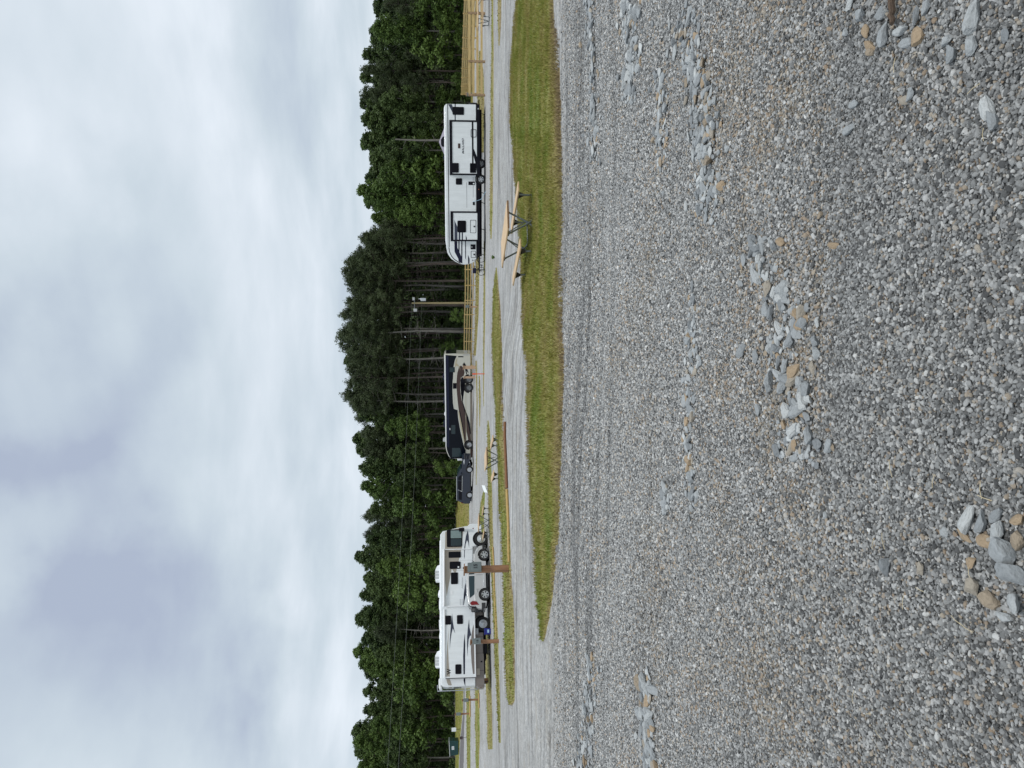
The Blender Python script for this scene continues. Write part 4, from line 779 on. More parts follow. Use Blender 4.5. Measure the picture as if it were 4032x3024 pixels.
    obj('skirt', MB().box(-.02, uw-.56, .04, W-.04, zs0-.02, zlow-.003).box(uw+.56, sp(zc, 800, 1000)[0], .04, W-.04, zs0-.02, zlow-.003), M['taupe'], t, bevel=.02)
    for zy in (555, 835, 1135): u = sp(zd, 820, zy)[0]; obj('compartment_seam', MB().box(u-.008, u+.008, .034, .041, zs0, zlow-.02), M['blackmatte'], t)
    obj('storage_box', MB().box(*(lambda a, b: (b[0], a[0], -.02, .04, b[1], a[1]))(sp(zd,745,412), sp(zd,803,515))), M['greydec'], t, bevel=.01)
    obj('storage_box', MB().box(*(lambda a, b: (b[0], a[0], -.01, .04, b[1], a[1]))(sp(zd,768,1100), sp(zd,828,1210))), M['tan'], t, bevel=.01)
    decal('exhaust_vent', rrect(fr, zd, 840,870,968,995, 0, .01), .038, M['black'], t, .01)
    obj('rear_bumper', MB().box(-.10, .02, .02, W-.02, .48, .95), M['taupe'], t, bevel=.04)
    obj('mud_flap', MB().box(.25, .30, .1, .6, .22, .5).box(.25, .30, 1.9, 2.4, .22, .5), M['blackmatte'], t)
    obj('chassis', MB().box(.8, xf-.8, .5, 2.0, .38, .6).box(1.7, uw-.6, .3, 2.2, .30, .5), M['blackmatte'], t)
    # wheels and arches
    uf = sp(zc, 900, 375)[0]
    wheel(t, uw, .48, .48, .02, .5, 'hub', rimr=.28, rm=M['alloy']); wheel(t, uf, .48, .48, -.03, .3, 'hub', rimr=.29, rm=M['chrome'])
    obj('axle', MB().tube([(uw, .3, .48), (uw, 2.3, .48)], .07).tube([(uf, .25, .48), (uf, 2.3, .48)], .06), M['blackmatte'], t)
    for u in (uw, uf):
        arc = [(u+.56*math.cos(R(a)), .50+.58*math.sin(R(a))) for a in range(0, 181, 15)]
        obj('wheel_well', MB().prism(arc, -.004 if u == uf else .036, .0 if u == uf else .04), M['blackmatte'], t)
    # far wheels
    for u in (uw, uf):
        obj('wheel', MB().lathe((u, W-.3, .48), [(0,0),(.44,0),(.48,.05),(.48,.22),(.44,.27),(0,.27)], 24), M['tyre'], t)
    # mirror
    a = sp(zc, 520, 235); obj('mirror', MB().box(a[0]-.08, a[0]+.14, -.34, -.16, a[1]-.28, a[1]+.1).tube([(a[0], 0, a[1]-.2), (a[0], -.2, a[1]-.15)], .02, 6), M['black'], t, bevel=.02)
    # roof kit
    def shell(name, f, xt, y0, y1, m):
        a = sp(f, xt, y0, 1.0); b = sp(f, xt, y1, 1.0); u0, u1 = b[0], a[0]; zz = ztop+.03; zt_ = a[1]
        return obj(name, MB().prism([(u0, zz), (u0, zt_-.04), (u0+.05, zt_), (u1-.35, zt_), (u1-.08, zz+(zt_-zz)*.6), (u1, zz)], .75, 1.6), m, t, bevel=.04)
    for f, x_, y0, y1 in ((zc, 68, 858, 1145), (zd, 62, 795, 1088)):
        ac = shell('air_conditioner', f, x_, y0, y1, M['roofwhite']); a = sp(f, x_, y0, 1.0); b = sp(f, x_, y1, 1.0)
        g = MB()
        for i in range(2):
            for j in range(3): g.box(b[0]+.10+j*.20, b[0]+.27+j*.20, .742, .748, ztop+.12+i*.15, ztop+.24+i*.15)
        obj('grille', g, M['greydec'], ac)
    shell('roof_vent', zc, 115, 1305, 1425, M['roofwhite']); shell('roof_vent', zc, 134, 1440, 1659, M['roofwhite']); shell('roof_vent', zd, 130, 255, 290, M['roofwhite']); shell('roof_vent', zd, 132, 290, 440, M['roofwhite']); shell('roof_vent', zd, 128, 480, 590, M['roofwhite']); shell('roof_vent', zd, 140, 745, 772, M['roofwhite'])
    decal('side_lamp', rrect(fr, zc, 742,758,178,198, 0, .01), -.002, M['red'], t, .01)
    b = sp(zd, 1290, 780); obj('tail_lamp', MB().box(-.115, -.10, .12, .3, .62, .8), M['red'], t)
    return fr
frW = motorhome()

# ------------------------------------------------------------------ coach
def coach():
    A = np.array([-.0973*91.8, 91.8]); B = np.array([.0370*89.2, 89.2]); z0 = tz(-2, 90)+.03
    fr = Frame(A, B, z0); t = thing('motor_coach', 'tall coach motorhome with black glass, brown and beige swooshes and a tag axle', 'motorhome', (*A, z0), fr.rot)
    ze = zoomfn(1720, 1380, 3.77); sp = lambda x, y, off=0: fr.sp(*ze(x, y), off); C = lambda pts: conv(fr, ze, pts); W = 2.55
    prof = C([(500,50),(300,46),(125,50),(108,70),(112,400),(122,900),(130,1430),(145,1500),(175,1570),(205,1602),(300,1608),(420,1608),(500,1603)])
    obj('body', MB().prism(prof, 0, W), M['beige'], t, bevel=.06)
    decal('roof_stripe', C([(112,75),(127,75),(138,900),(142,1425),(132,1425),(124,900)]), 0, M['roofwhite'], t, .004)
    g = decal('side_glass', C([(129,66),(295,80),(265,150),(247,250),(238,460),(232,620),(245,780),(255,868),(308,885),(315,1000),(350,1200),(395,1400),(425,1480),(430,1602),(207,1600),(180,1560),(150,1480),(144,1430),(140,900)]), 0, M['coachglass'], t, .006)
    decal('roof_band', C([(131,75),(172,75),(182,900),(184,1435),(146,1432),(140,900)]), -.006, M['coachnavy'], t, .003)
    window(C([(188,250),(188,320),(262,320),(262,250)]), -.006, t, M['teal']); window(C([(215,1105),(215,1240),(275,1240),(275,1105)]), -.006, t, M['teal']); window(C([(225,1445),(225,1580),(375,1575),(345,1445)]), -.006, t, M['teal'])
    window(C([(243,487),(243,563),(288,563),(288,487)]), 0, t)
    decal('beige_panel', C([(270,150),(235,460),(232,600),(240,780),(252,860),(262,860),(262,760),(255,640),(258,470),(290,300),(300,150)]), -.0062, M['beige'], t, .002)
    decal('swoosh', C([(360,225),(330,240),(303,340),(292,470),(296,600),(310,760),(330,920),(360,1080),(400,1260),(425,1345),(440,1345),(432,1100),(424,960),(402,860),(368,740),(348,600),(346,480),(358,400),(398,375),(412,330),(402,260)]), -.002, M['brown'], t, .003)
    decal('swoosh', C([(372,392),(352,440),(350,520),(358,640),(385,760),(420,870),(462,980),(490,1080),(503,1230),(494,1250),(470,1120),(436,1000),(405,880),(375,760),(362,620),(362,520),(372,470),(420,480),(418,420)]), -.0055, M['black'], t, .003)
    decal('swoosh', C([(430,890),(470,1000),(492,1180),(500,1345),(470,1345),(440,1200),(434,1000)]), -.002, M['brown'], t, .003)
    decal('swoosh', C([(318,905),(330,905),(375,1130),(420,1350),(432,1470),(422,1440),(400,1340),(350,1120)]), -.0066, M['gold'], t, .003)
    decal('swoosh', C([(335,900),(345,900),(388,1130),(430,1400),(436,1560),(428,1470),(415,1380),(372,1120)]), -.0066, M['black'], t, .003)
    decal('swoosh', C([(300,110),(282,150),(268,220),(275,250),(292,225),(330,240),(350,300),(338,240),(305,200),(290,190),(300,150)]), -.0064, M['gold'], t, .003)
    decal('swoosh', C([(380,215),(405,175),(430,215),(470,330),(470,340),(440,300),(452,370),(435,350),(415,270)]), -.006, M['black'], t, .003)
    decal('rear_panel', C([(316,84),(395,84),(395,101),(316,101)]), -.003, M['coachglass'], t, .004)
    for i in range(8): decal('louvre', C([(388+i*12,52),(394+i*12,52),(394+i*12,76),(388+i*12,76)]), -.002, M['greydec'], t, .006)
    decal('trim_line', C([(428,480),(433,480),(436,1340),(431,1340)]), -.009, M['gold'], t, .003)
    obj('rocker', MB().prism(C([(497,625),(497,1335),(528,1335),(528,625)]), .05, W-.05), M['rocker'], t); obj('rocker', MB().prism(C([(497,1470),(497,1600),(530,1585),(530,1470)]), .05, W-.05), M['brown'], t)
    obj('chassis', MB().box(1.0, fr.L-1.0, .4, W-.4, .28, .6), M['blackmatte'], t)
    for zy, r_, al in ((430, .50, M['dullalloy']), (555, .52, M['dullalloy']), (1400, .52, M['alloy'])):
        u = sp(500, zy)[0]; wheel(t, u, r_, r_, -.01, .45, 'hub', rimr=.30, rm=al); obj('axle', MB().tube([(u, .2, r_), (u, W-.1, r_)], .07), M['blackmatte'], t)
        arc = [(u+.62*math.cos(R(a)), .52+.62*math.sin(R(a))) for a in range(0, 181, 15)]; obj('wheel_well', MB().prism(arc, -.0120, -.001), M['blackmatte'], t)
    a = sp(330, 1590); obj('mirror', MB().box(a[0]-.28, a[0]-.10, -.3, -.05, a[1]-.4, a[1]+.2), M['roofwhite'], t, bevel=.03)
    b = sp(195, 1165); obj('porch_lamp', MB().box(b[0]-.12, b[0]+.12, -.06, -.006, b[1]-.05, b[1]+.05), M['lamp'], t, bevel=.02)
    def shell(x, y0, y1, m):
        a = sp(x, y0, 1.2); b = sp(x, y1, 1.2); zz = sp(118, 600)[1]-.10
        obj('air_conditioner', MB().prism([(b[0], zz), (b[0]+.05, a[1]), (a[0]-.2, a[1]), (a[0], zz)], .8, 1.7), m, t, bevel=.04)
    shell(90, 330, 430, M['coachnavy']); shell(98, 680, 780, M['coachnavy']); shell(112, 905, 960, M['roofwhite']); shell(100, 1030, 1130, M['coachnavy']); shell(92, 1290, 1345, M['greydec'])
    obj('windscreen', MB().box(-.02, -.0, .2, W-.2, 1.4, 2.9), M['glass'], t); obj('rear_cap', MB().box(prof[1][0]-.02, prof[1][0]+.035, .12, W-.12, 1.95, 3.15), M['coachglass'], t, bevel=.02); obj('rear_grille', MB().box(prof[0][0]-.05, prof[0][0]+.02, .3, W-.3, .7, 1.3), M['greydec'], t)
    return fr
coach()

# ------------------------------------------------------------------ cars
def car(fr_, name, label, f, body, glassh, wins, belt, roofz, wheels, paint, W=1.8, extras=None, nsp=6, rr=.36):
    """body & glasshouse outlines in zoom coords"""
    t = thing(name, label, 'car', tuple(fr_.A), fr_.rot); C = lambda pts, off=0: conv(fr_, f, pts, off)
    ws = [(C([w])[0][0]) for w in wheels]
    low = C(body); zmin = .26
    # cut the wheel arches out of the lower line
    ws_s = sorted(ws); pts = [p for p in low]; poly = pts[:]; bot = [(poly[-1][0], zmin)] if False else []
    xa = min(p[0] for p in poly); xb = max(p[0] for p in poly); under = []
    for w in ws_s:
        under += [(w-.42, zmin)] + [(w-.42*math.cos(R(a)), rr+.0+.42*math.sin(R(a))) for a in range(15, 166, 15)] + [(w+.42, zmin)]
    lowline = [(xa+.05, zmin+.08)] + under + [(xb-.05, zmin+.08)]
    top = sorted([p for p in poly], key=lambda p: 0) ; prof = lowline + top      # body pts run front -> rear along the top
    ins = lambda z: .0 if z < belt-.25 else (z-belt+.25)*.10
    obj('body', MB().prism(prof, 0, W, ins), paint, t, bevel=.045, segs=3)
    gi = lambda z: .03+max(0, z-belt)*.34
    obj('cabin', MB().prism(C(glassh), 0, W, gi), paint, t, bevel=.04, segs=3)
    for wv in wins:
        pl = C(wv); n = len(pl); mbw = MB()
        mbw.add([(x, gi(z)-.012, z) for x, z in pl]+[(x, gi(z)+.01, z) for x, z in pl]+[(x, W-gi(z)+.012, z) for x, z in pl]+[(x, W-gi(z)-.01, z) for x, z in pl],
                [tuple(range(n)), tuple(range(3*n-1, 2*n-1, -1))]+[(i, i+n, (i+1)%n+n, (i+1)%n) for i in range(n)]+[(i+2*n, i+3*n, (i+1)%n+3*n, (i+1)%n+2*n) for i in range(n)])
        obj('side_window', mbw, M['glass'] if paint is M['bluecar'] else M['teal'], t)
    for w in ws:
        wheel(t, w, rr, rr, -.02, .22, rimr=rr*.66, nsp=nsp); obj('wheel', MB().lathe((w, W-.2, rr), [(0,0),(rr*.95,0),(rr,.05),(rr,.17),(rr*.95,.22),(0,.22)], 24), M['tyre'], t)
    obj('underbody', MB().box(xa+.25, xb-.25, .15, W-.15, .2, .5), M['blackmatte'], t)
    if extras: extras(t, C, W, gi)
    return t
def silver_car():
    A = np.array([-.2941*50.6, 50.6]); B = np.array([-.2092*52.3, 52.3]); z0 = tz(-12.9, 51.5)-.01; fr = Frame(A, B, z0); f = zoomfn(1700, 2040, 4.609)
    body = [(985,498),(900,498),(860,505),(820,545),(790,600),(775,700),(765,790),(770,1080),(775,1380),(780,1560),(800,1600),(860,1640),(985,1650)]
    gh = [(775,780),(735,850),(690,905),(648,990),(632,1090),(635,1250),(645,1400),(668,1540),(700,1590),(790,1600),(790,790)]
    wins = [[(772,840),(735,870),(680,960),(672,1020),(772,1020)], [(675,1045),(672,1090),(678,1250),(690,1445),(722,1425),(775,1380),(775,1045)]]
    def ex(t, C, W, gi):
        P0 = C([(690,1540),(740,1502),(815,1512),(862,1575),(800,1572),(720,1580)]); obj('tail_light', MB().prism(P0, -.01, .12), M['red'], t)
        P1 = C([(820,540),(800,580),(795,625),(825,590),(850,550)]); obj('headlight', MB().prism(P1, -.006, .1), M['lamp'], t)
        x0, zz = C([(940,1235)])[0]; x1 = C([(940,880)])[0][0]; z2 = C([(930,900)])[0][1]
        obj('side_moulding', MB().box(x0, x1, -.018, 0, z2-.035, z2+.01), M['lamp'], t, bevel=.006)
        obj('sill', MB().box(x0-.25, x1+.1, -.012, .1, .26, z2-.16), M['plastic'], t, bevel=.01)
        a = C([(985,1600)])[0]; obj('rear_bumper', MB().box(a[0]-.16, a[0]+.25, -.01, W+.01, .34, .62), M['plastic'], t, bevel=.03)
        b = C([(700,1600)])[0]; obj('rear_window', MB().prism(C([(662,1545),(690,1600),(790,1618),(770,1595),(700,1575)]), .22, W-.22), M['glass'], t)
        mb = MB().lathe((0,0,0), [(0,0),(.28,0),(.33,.03),(.34,.08),(.34,.2),(0,.2)], 28); c = C([(860,1620)])[0]
        c0 = C([(770,1625)])[0]; mb.v = [(c0[0]-.16+y_, W*.55+x_, .95+z_) for x_, y_, z_ in mb.v]; obj('spare_wheel_cover', mb, M['plastic'], t, smooth=True)
        a = C([(905,498)])[0]; obj('front_bumper', MB().box(a[0]-.3, a[0]+.06, -.006, W+.006, .30, .50), M['plastic'], t, bevel=.03)
        h = C([(822,1320)])[0]; obj('door_handle', MB().box(h[0]-.09, h[0]+.09, -.03, .0, h[1]-.015, h[1]+.015), M['silver'], t, bevel=.008)
        for zy in (1030, 1290):
            q0 = C([(790,zy)])[0]; obj('door_seam', MB().box(q0[0]-.006, q0[0]+.006, -.0035, .0, .48, q0[1]-.06), M['plastic'], t)
        a = C([(770,850)])[0]; obj('mirror', MB().box(a[0]-.06, a[0]+.12, -.17, .02, a[1]-.03, a[1]+.12), M['silver'], t, bevel=.03)
        obj('windscreen', MB().prism(C([(768,775),(650,975),(642,965),(760,765)]), .22, W-.22), M['glass'], t)
        r0, r1 = C([(628,1090)])[0], C([(640,1420)])[0]; obj('roof_rail', MB().tube([(r1[0], .36, r1[1]+.02), (r0[0], .36, r0[1]+.03)], .02, 6), M['alloy'], t)
    car(fr, 'parked_car', 'silver compact off-roader with red tail light parked beside the white motorhome', f, body, gh, wins, 1.05, 1.65, [(985,662),(1000,1382)], M['silver'], 1.8, ex, rr=.37)
silver_car()
def blue_car():
    A = np.array([-.1558*89.5, 89.5]); B = np.array([-.0974*88.0, 88.0]); z0 = tz(-11, 89)+.02; fr = Frame(A, B, z0); f = zoomfn(1720, 1780, 6.91)
    body = [(930,215),(880,200),(760,195),(715,205),(700,230),(690,330),(678,450),(680,600),(690,1000),(690,1350),(700,1390),(760,1408),(860,1405)]
    gh = [(690,450),(660,475),(600,560),(566,640),(550,720),(545,900),(548,1150),(556,1330),(580,1360),(640,1378),(700,1385),(700,460)]
    wins = [[(682,610),(640,650),(585,700),(575,780),(682,790)], [(576,800),(576,1020),(670,1065),(682,1040),(682,805)], [(590,1075),(590,1310),(680,1320),(682,1095)]]
    def ex(t, C, W, gi):
        pl = C([(574,1035),(576,1025),(672,1075),(690,1078),(698,650),(688,650),(682,1062)]); n = len(pl)
        obj('window_trim', MB().prism(pl, -.0, .03, None), M['chrome'], t)
        a, b = C([(548,690)])[0], C([(556,1350)])[0]; obj('roof_rail', MB().tube([(b[0], .33, b[1]+.03), (b[0]+.3, .33, a[1]+.05), (a[0], .33, a[1]+.04)], .028, 6), M['chrome'], t)
        obj('headlight', MB().prism(C([(735,200),(720,260),(740,345),(750,300),(755,205)]), -.01, W+.01), M['lamp'], t)
        obj('bumper_trim', MB().prism(C([(880,262),(880,290),(895,290),(895,262)]), -.03, .02), M['lamp'], t)
        obj('windscreen', MB().prism(C([(664,468),(570,632),(562,622),(655,460)]), .2, W-.2), M['teal'], t)
        obj('tail_light', MB().prism(C([(665,1375),(665,1392),(700,1398),(700,1380)]), -.01, .15), M['red'], t)
        a = C([(900,620)])[0]; b = C([(900,1040)])[0]; obj('sill', MB().box(b[0], a[0], -.012, .1, .26, .36), M['plastic'], t)
        a = C([(675,600)])[0]; obj('mirror', MB().box(a[0]-.06, a[0]+.14, -.18, .02, a[1]-.04, a[1]+.14), M['bluecar'], t, bevel=.03)
    car(fr, 'parked_car', 'dark blue estate wagon with chrome window line parked by the front of the coach', f, body, gh, wins, 1.10, 1.78, [(890,478),(880,1170)], M['bluecar'], 1.95, ex, nsp=10, rr=.40)
blue_car()

# ------------------------------------------------------------------ picnic tables
def make_table(label):
    t = thing('picnic_table', label, 'picnic table', group='picnic tables on the campsites'); L = 1.30
    mb = MB()
    for i in range(4): mb.box(-L, L, -.385+i*.194, -.385+i*.194+.186, .725, .763)
    obj('table_top', mb, M['pine'], t, bevel=.005)
    obj('apron', MB().box(-L-.02, -L-.001, -.385, .385, .715, .760).box(L+.001, L+.02, -.385, .385, .715, .760), M['pineedge'], t)
    for s in (-1, 1):
        b = MB(); b.box(-L, L, s*.80-.14, s*.80-.003, .425, .463).box(-L, L, s*.80+.003, s*.80+.14, .425, .463); obj('bench', b, M['pine'], t, bevel=.005)
    for s in (-1, 1):
        x = s*.82; r = .025
        for q in (-1, 1):
            dx = q*.03
            pth = [(x+dx, -q*.34, .72), (x+dx, -q*.30, .66), (x+dx, -q*.02, .16), (x+dx, q*.06, .07), (x+dx, q*.16, .03), (x+dx, q*.62, .03), (x+dx, q*.80, .06), (x+dx, q*.78, .15), (x+dx, q*.79, .30), (x+dx, q*.80, .42)]
            obj('leg', MB().tube(pth, r, 8), M['galv'], t, smooth=True)
        br = MB().box(x-.04, x+.04, -.36, .36, .690, .724)
        for q in (-1, 1):
            br.add([(x-.006, q*.80-.11, .424), (x-.006, q*.80+.11, .424), (x-.006, q*.80+.03, .27), (x-.006, q*.80-.03, .27), (x+.006, q*.80-.11, .424), (x+.006, q*.80+.11, .424), (x+.006, q*.80+.03, .27), (x+.006, q*.80-.03, .27)], [(0,1,2,3),(7,6,5,4),(0,4,5,1),(1,5,6,2),(2,6,7,3),(3,7,4,0)])
            br.box(x-.11, x+.11, q*.80-.10, q*.80+.10, .4185, .4245)
        obj('bracket', br, M['bracket'], t)
        obj('brace', MB().tube([(x, 0, .30), (s*.18, 0, .70)], .014, 6), M['galv'], t)
    return t
def put_table(t, x, y, a):
    t.location = (x, y, tz(x, y)); t.rotation_euler = (0, 0, a)
T1 = make_table('new pine picnic table on galvanised legs, standing on the wide near grass strip'); put_table(T1, 4.03, 20.9, math.atan2(2.55, -.62))
def tab(label, x, y, a):
    c = copy_tree(T1); c['label'] = label; put_table(c, x, y, a)
q = G(1963, 1809); Yt = 36.; X = (1512-1809)/3030*Yt; tab('picnic table half hidden behind the grass bank in front of the coach', X, Yt, R(104))
Yt = 51.5; X = (1512-2058)/3030*Yt; tab('picnic table in front of the white motorhome bonnet', X, Yt, R(112))
Yt = 49.6; X = (1512-30)/3030*Yt; tab('picnic table before the yellow board fence at the right edge', X, Yt, R(-4))

# ------------------------------------------------------------------ hook-up pedestals
def pedestal(label, x, y, h=1.4, rot=0., w=.14, number=None, boxside='full', pale=False, box=True, group='wooden hook-up posts'):
    z = tz(x, y)-.03; t = thing('hookup_post', label, 'utility post', (x, y, z), rot, group); pm = M['postlight'] if pale else M['post']
    obj('post', MB().box(-w/2, w/2, -w/2, w/2, 0, h), pm, t, bevel=.008)
    obj('post_cap', MB().prism([(-w*.8, h+.002), (w*.8, h+.002), (w*.8, h+.03), (-w*.8, h+.045)], -w*.8, w*.8), pm, t)
    if box:
        bx = obj('meter_box', MB().box(-.13, .13, -w/2-.13, -w/2-.001, h-.50, h-.08), M['box'], t, bevel=.008)
        obj('lid', MB().box(-.138, .138, -w/2-.155, -w/2-.131, h-.49, h-.20), M['box'], bx, bevel=.006)
        if number: lettering(number, .13, .11, -.065, h-.37, -w/2-.156, M['dark_text'], bx, bold=.02)
    return t
pedestal('nearest reddish hook-up post with grey box numbered 15', (1512-2240)/3030*23.4, 23.4, 1.40, R(38), .17, '15')
pedestal('reddish hook-up post with grey box before the rear wheel of the white motorhome', (1512-2525)/3030*38, 38, 1.42, R(28), .17, '16')
pedestal('thin hook-up post on the grass left of the white motorhome, nearer of two', (1512-2752)/3030*63, 63, 1.36, R(20), .15)
pedestal('thin hook-up post on the grass left of the white motorhome, farther of two', (1512-2806)/3030*70.7, 70.7, 1.42, R(25), .15)
pedestal('short brown post foot seen under the rear of the white motorhome', (1512-2678)/3030*54.2, 54.2, 1.1, R(20), .30, box=False)
pedestal('pink toned hook-up post before the yellow fence beside the utility pole', (1512-1207)/3030*81, 81, 1.40, R(10), .16, pale=True)
pedestal('pink toned hook-up post beside the spare wheel of the travel trailer', (1512-370)/3030*60.6, 60.6, 1.36, R(-30), .18, pale=True)
pedestal('wide pale wooden post before the rear of the coach', (1512-1445)/3030*84.5, 84.5, 1.38, 0, .36, pale=True, box=False)
pedestal('narrow pale wooden post before the coach tag axle', (1512-1484)/3030*85.5, 85.5, 1.28, 0, .24, pale=True, box=False)
x, y = (1512-1471)/3030*60, 60.; o = obj('marker_stake', MB().tube([(0,0,0),(0,0,.92)], .035, 6).box(-.05,.05,-.02,.02,.62,.95), M['orange']); o.location = (x, y, tz(x, y)); tag(o, 'thin orange marker stake in the gravel before the coach', 'marker stake')

# ------------------------------------------------------------------ timbers
def timber(label, pa, pb, Y, m, r=.045):
    a = G(pa[1], pa[0]); b = G(pb[1], pb[0]); mb = MB(); pts = []
    for i in range(9):
        q = i/8; X = a[0]*(1-q)+b[0]*q; Y_ = a[1]*(1-q)+b[1]*q; pts.append((X, Y_, tz(X, Y_)+r*.9))
    mb.tube(pts, [r, r*1.04, r*.98, r*1.03, r, r*1.02, r*.97, r*1.03, r], 10)
    return tag(obj('landscape_timber', mb, m, smooth=True), label, 'timber', 'landscape timbers edging the sites')
timber('weathered red brown timber edging the middle grass strip', (1662,1993), (1922,2001), 25, M['timber2'])
timber('fresh yellow timber edging the middle grass strip beside the numbered post', (1927,2001), (2214,2010), 24, M['timber1'])
timber('yellow timber before the front wheel of the silver car', (2155,1944), (2330,1950), 38, M['timber1'], .05)
timber('yellow timber before the rear wheel of the silver car', (2333,1950), (2512,1958), 38, M['timber1'], .05)
timber('yellow timber at the foot of the nearer thin post', (2730,1888), (2786,1889), 63, M['timber1'], .06)
timber('yellow timber at the foot of the farther thin post', (2740,1853), (2822,1854), 70, M['timber1'], .07)

# ------------------------------------------------------------------ fences
def fence(label, pts, h=1.25, boards=((1.10,1.24),(.80,.94),(.50,.64),(.20,.34)), sp_=2.4, m=None, pw=.10, posts=None, mp=None):
    m = m or M['fence']; t = thing('board_fence', label, 'fence', (pts[0][0], pts[0][1], tz(*pts[0]))); o0 = np.array([pts[0][0], pts[0][1], tz(*pts[0])])
    seg = []
    for a, b in zip(pts[:-1], pts[1:]):
        L = math.hypot(b[0]-a[0], b[1]-a[1]); n = max(1, round(L/sp_)); seg += [(a[0]+(b[0]-a[0])*i/n, a[1]+(b[1]-a[1])*i/n) for i in range(n)]
    seg.append(pts[-1]); G3 = [(x-o0[0], y-o0[1], tz(x, y)-o0[2]) for x, y in seg]
    for i, (x, y, z) in enumerate(G3):
        obj('post', MB().box(x-pw/2, x+pw/2, y-.01, y+pw, z-.1, z+h), mp or m, t)
    for lo, hi in boards:
        mb = MB()
        for (x0, y0, z0), (x1, y1, z1) in zip(G3[:-1], G3[1:]):
            d = Vector((x1-x0, y1-y0, 0)).normalized(); nrm = Vector((d.y, -d.x, 0)); e0 = nrm*.012; e1 = nrm*.045
            v = []
            for (x, y, z) in ((x0, y0, z0), (x1, y1, z1)):
                for e in (e0, e1):
                    for zz in (lo, hi): v.append((x+e.x, y+e.y, z+zz+.004*math.sin(x*9)))
            mb.add(v, [(0,1,3,2),(4,6,7,5),(0,2,6,4),(1,5,7,3),(0,4,5,1),(2,3,7,6)])
        obj('rail', mb, m, t)
    return t
tX = lambda y, Y: ((1512-y)/3030*Y, Y)
fence('yellow board fence running from the travel trailer nose back to the coach', [tX(880, 83), tX(1060, 87), tX(1392, 100), tX(1520, 106)], sp_=2.44)
fence('yellow board fence at the right edge behind the picnic table', [tX(-160, 55.5), tX(50, 56.2), tX(240, 56.6), tX(372, 57.4)], boards=((1.09,1.25),(.79,.96),(.49,.66),(.19,.35)), sp_=2.3, pw=.15, mp=M['fencebrown'])
fence('far yellow fence of narrow boards along the wood, upper fence on the right', [tX(-200, 62), tX(0, 67), tX(371, 89)], h=1.36, boards=tuple((.16+.2*i, .16+.2*i+.165) for i in range(6)), sp_=2.44)
fence('yellow fence return closing the far fence beside the trailer', [tX(330, 88), tX(371, 90)], h=1.30, boards=tuple((.08+.2*i, .08+.2*i+.17) for i in range(6)), sp_=1.2)

# ------------------------------------------------------------------ utility pole and wires
Yp = 103.; px_ = (1512-1192)/3030*Yp; zp = tz(px_, Yp)-.2; ztp = P(1621, 1191, Yp)[2]
pt = thing('utility_pole', 'wooden utility pole with lamps and transformer box behind the yellow fence', 'utility pole', (px_, Yp, zp))
obj('pole', MB().tube([(0,0,0),(0,0,ztp-zp)], [.15,.11], 12), M['polewood'], pt, smooth=True)
zz = P(1667, 1191, Yp)[2]-zp; obj('transformer_box', MB().box(.25,.65,-.35,.05,zz-.35,zz+.35), M['alloy'], pt, bevel=.03); obj('insulator', MB().tube([(.55,-.1,zz+.36),(.55,-.1,zz+.62)], .05, 6), M['lamp'], pt)
zz2 = P(1632, 1191, Yp)[2]-zp; obj('crossarm', MB().tube([(-.9,-.05,zz2),(.6,-.05,zz2)], .045, 6), M['galv'], pt)
lm = obj('floodlight', MB().box(-1.15,-.75,-.3,-.05,zz2-.35,zz2+.12), M['greydec'], pt, bevel=.03); obj('floodlight', MB().box(.35,.75,-.3,-.05,zz2-.05,zz2+.25), M['greydec'], pt, bevel=.03)
def wire(label, v0, v1):
    a = P(v0, 1192, Yp-.2); b = P(v1, 3024, 57.); d = b-a; e = a+d*1.75; pts = []
    for i in range(41):
        q = i/40; p = a+(e-a)*q; p[2] += -.5*math.sin(math.pi*min(1,q)) + .34*q*0; pts.append(tuple(p))
    tag(obj('power_line', MB().tube(pts, .009, 5), M['wire']), label, 'power line', 'overhead wires')
wire('upper overhead wire running left from the utility pole across the wood', 1622, 1500); wire('lower overhead wire running left from the utility pole across the wood', 1661, 1542)

# ------------------------------------------------------------------ small things
def ground_obj(name, mb, m, x, y, label, cat, rot=0, **k):
    o = obj(name, mb, m, **k); o.location = (x, y, tz(x, y)); o.rotation_euler = (0,0,rot); return tag(o, label, cat)
Y_ = 52.; x = (1512-1924)/3030*Y_
s = thing('sign_board', 'blank white tilted board on a short stake in the gravel', 'sign', (x, Y_, tz(x, Y_)), R(10)); obj('board', MB().add([(-.26,-.10,.12),(.22,-.10,.30),(.26,.12,.50),(-.22,.12,.34),(-.26,-.09,.10),(.22,-.09,.28),(.26,.13,.48),(-.22,.13,.32)], [(0,1,2,3),(7,6,5,4),(0,4,5,1),(1,5,6,2),(2,6,7,3),(3,7,4,0)]), M['signwhite'], s); obj('stake', MB().tube([(0,0,0),(0,0,.28)], .02, 6), M['bracket'], s)
Y_ = 100.; x = (1512-2932)/3030*Y_; z = tz(x, Y_)
d = thing('dumpster', 'dark green steel dumpster with a white label at the far left', 'dumpster', (x, Y_, z), R(6)); obj('bin', MB().prism([(-.85,.10),(.85,.10),(.95,1.28),(-.95,1.18)], -.6, .7), M['dgreen'], d, bevel=.02)
lid = obj('lid', MB().box(-.98,.98,-.65,.72,1.20,1.25), M['signwhite'], d); lid.rotation_euler = (0,-.05,0); lid.location = (0,0,.03); obj('label_plate', MB().box(-.2,.22,-.616,-.602,.65,.95), M['signwhite'], d); obj('label_text', MB().box(-.13,.15,-.622,-.617,.72,.88), M['greydec'], d); obj('side_pocket', MB().box(.86,1.02,-.3,.3,.6,.8).box(-1.0,-.84,-.3,.3,.6,.8), M['dgreen'], d)
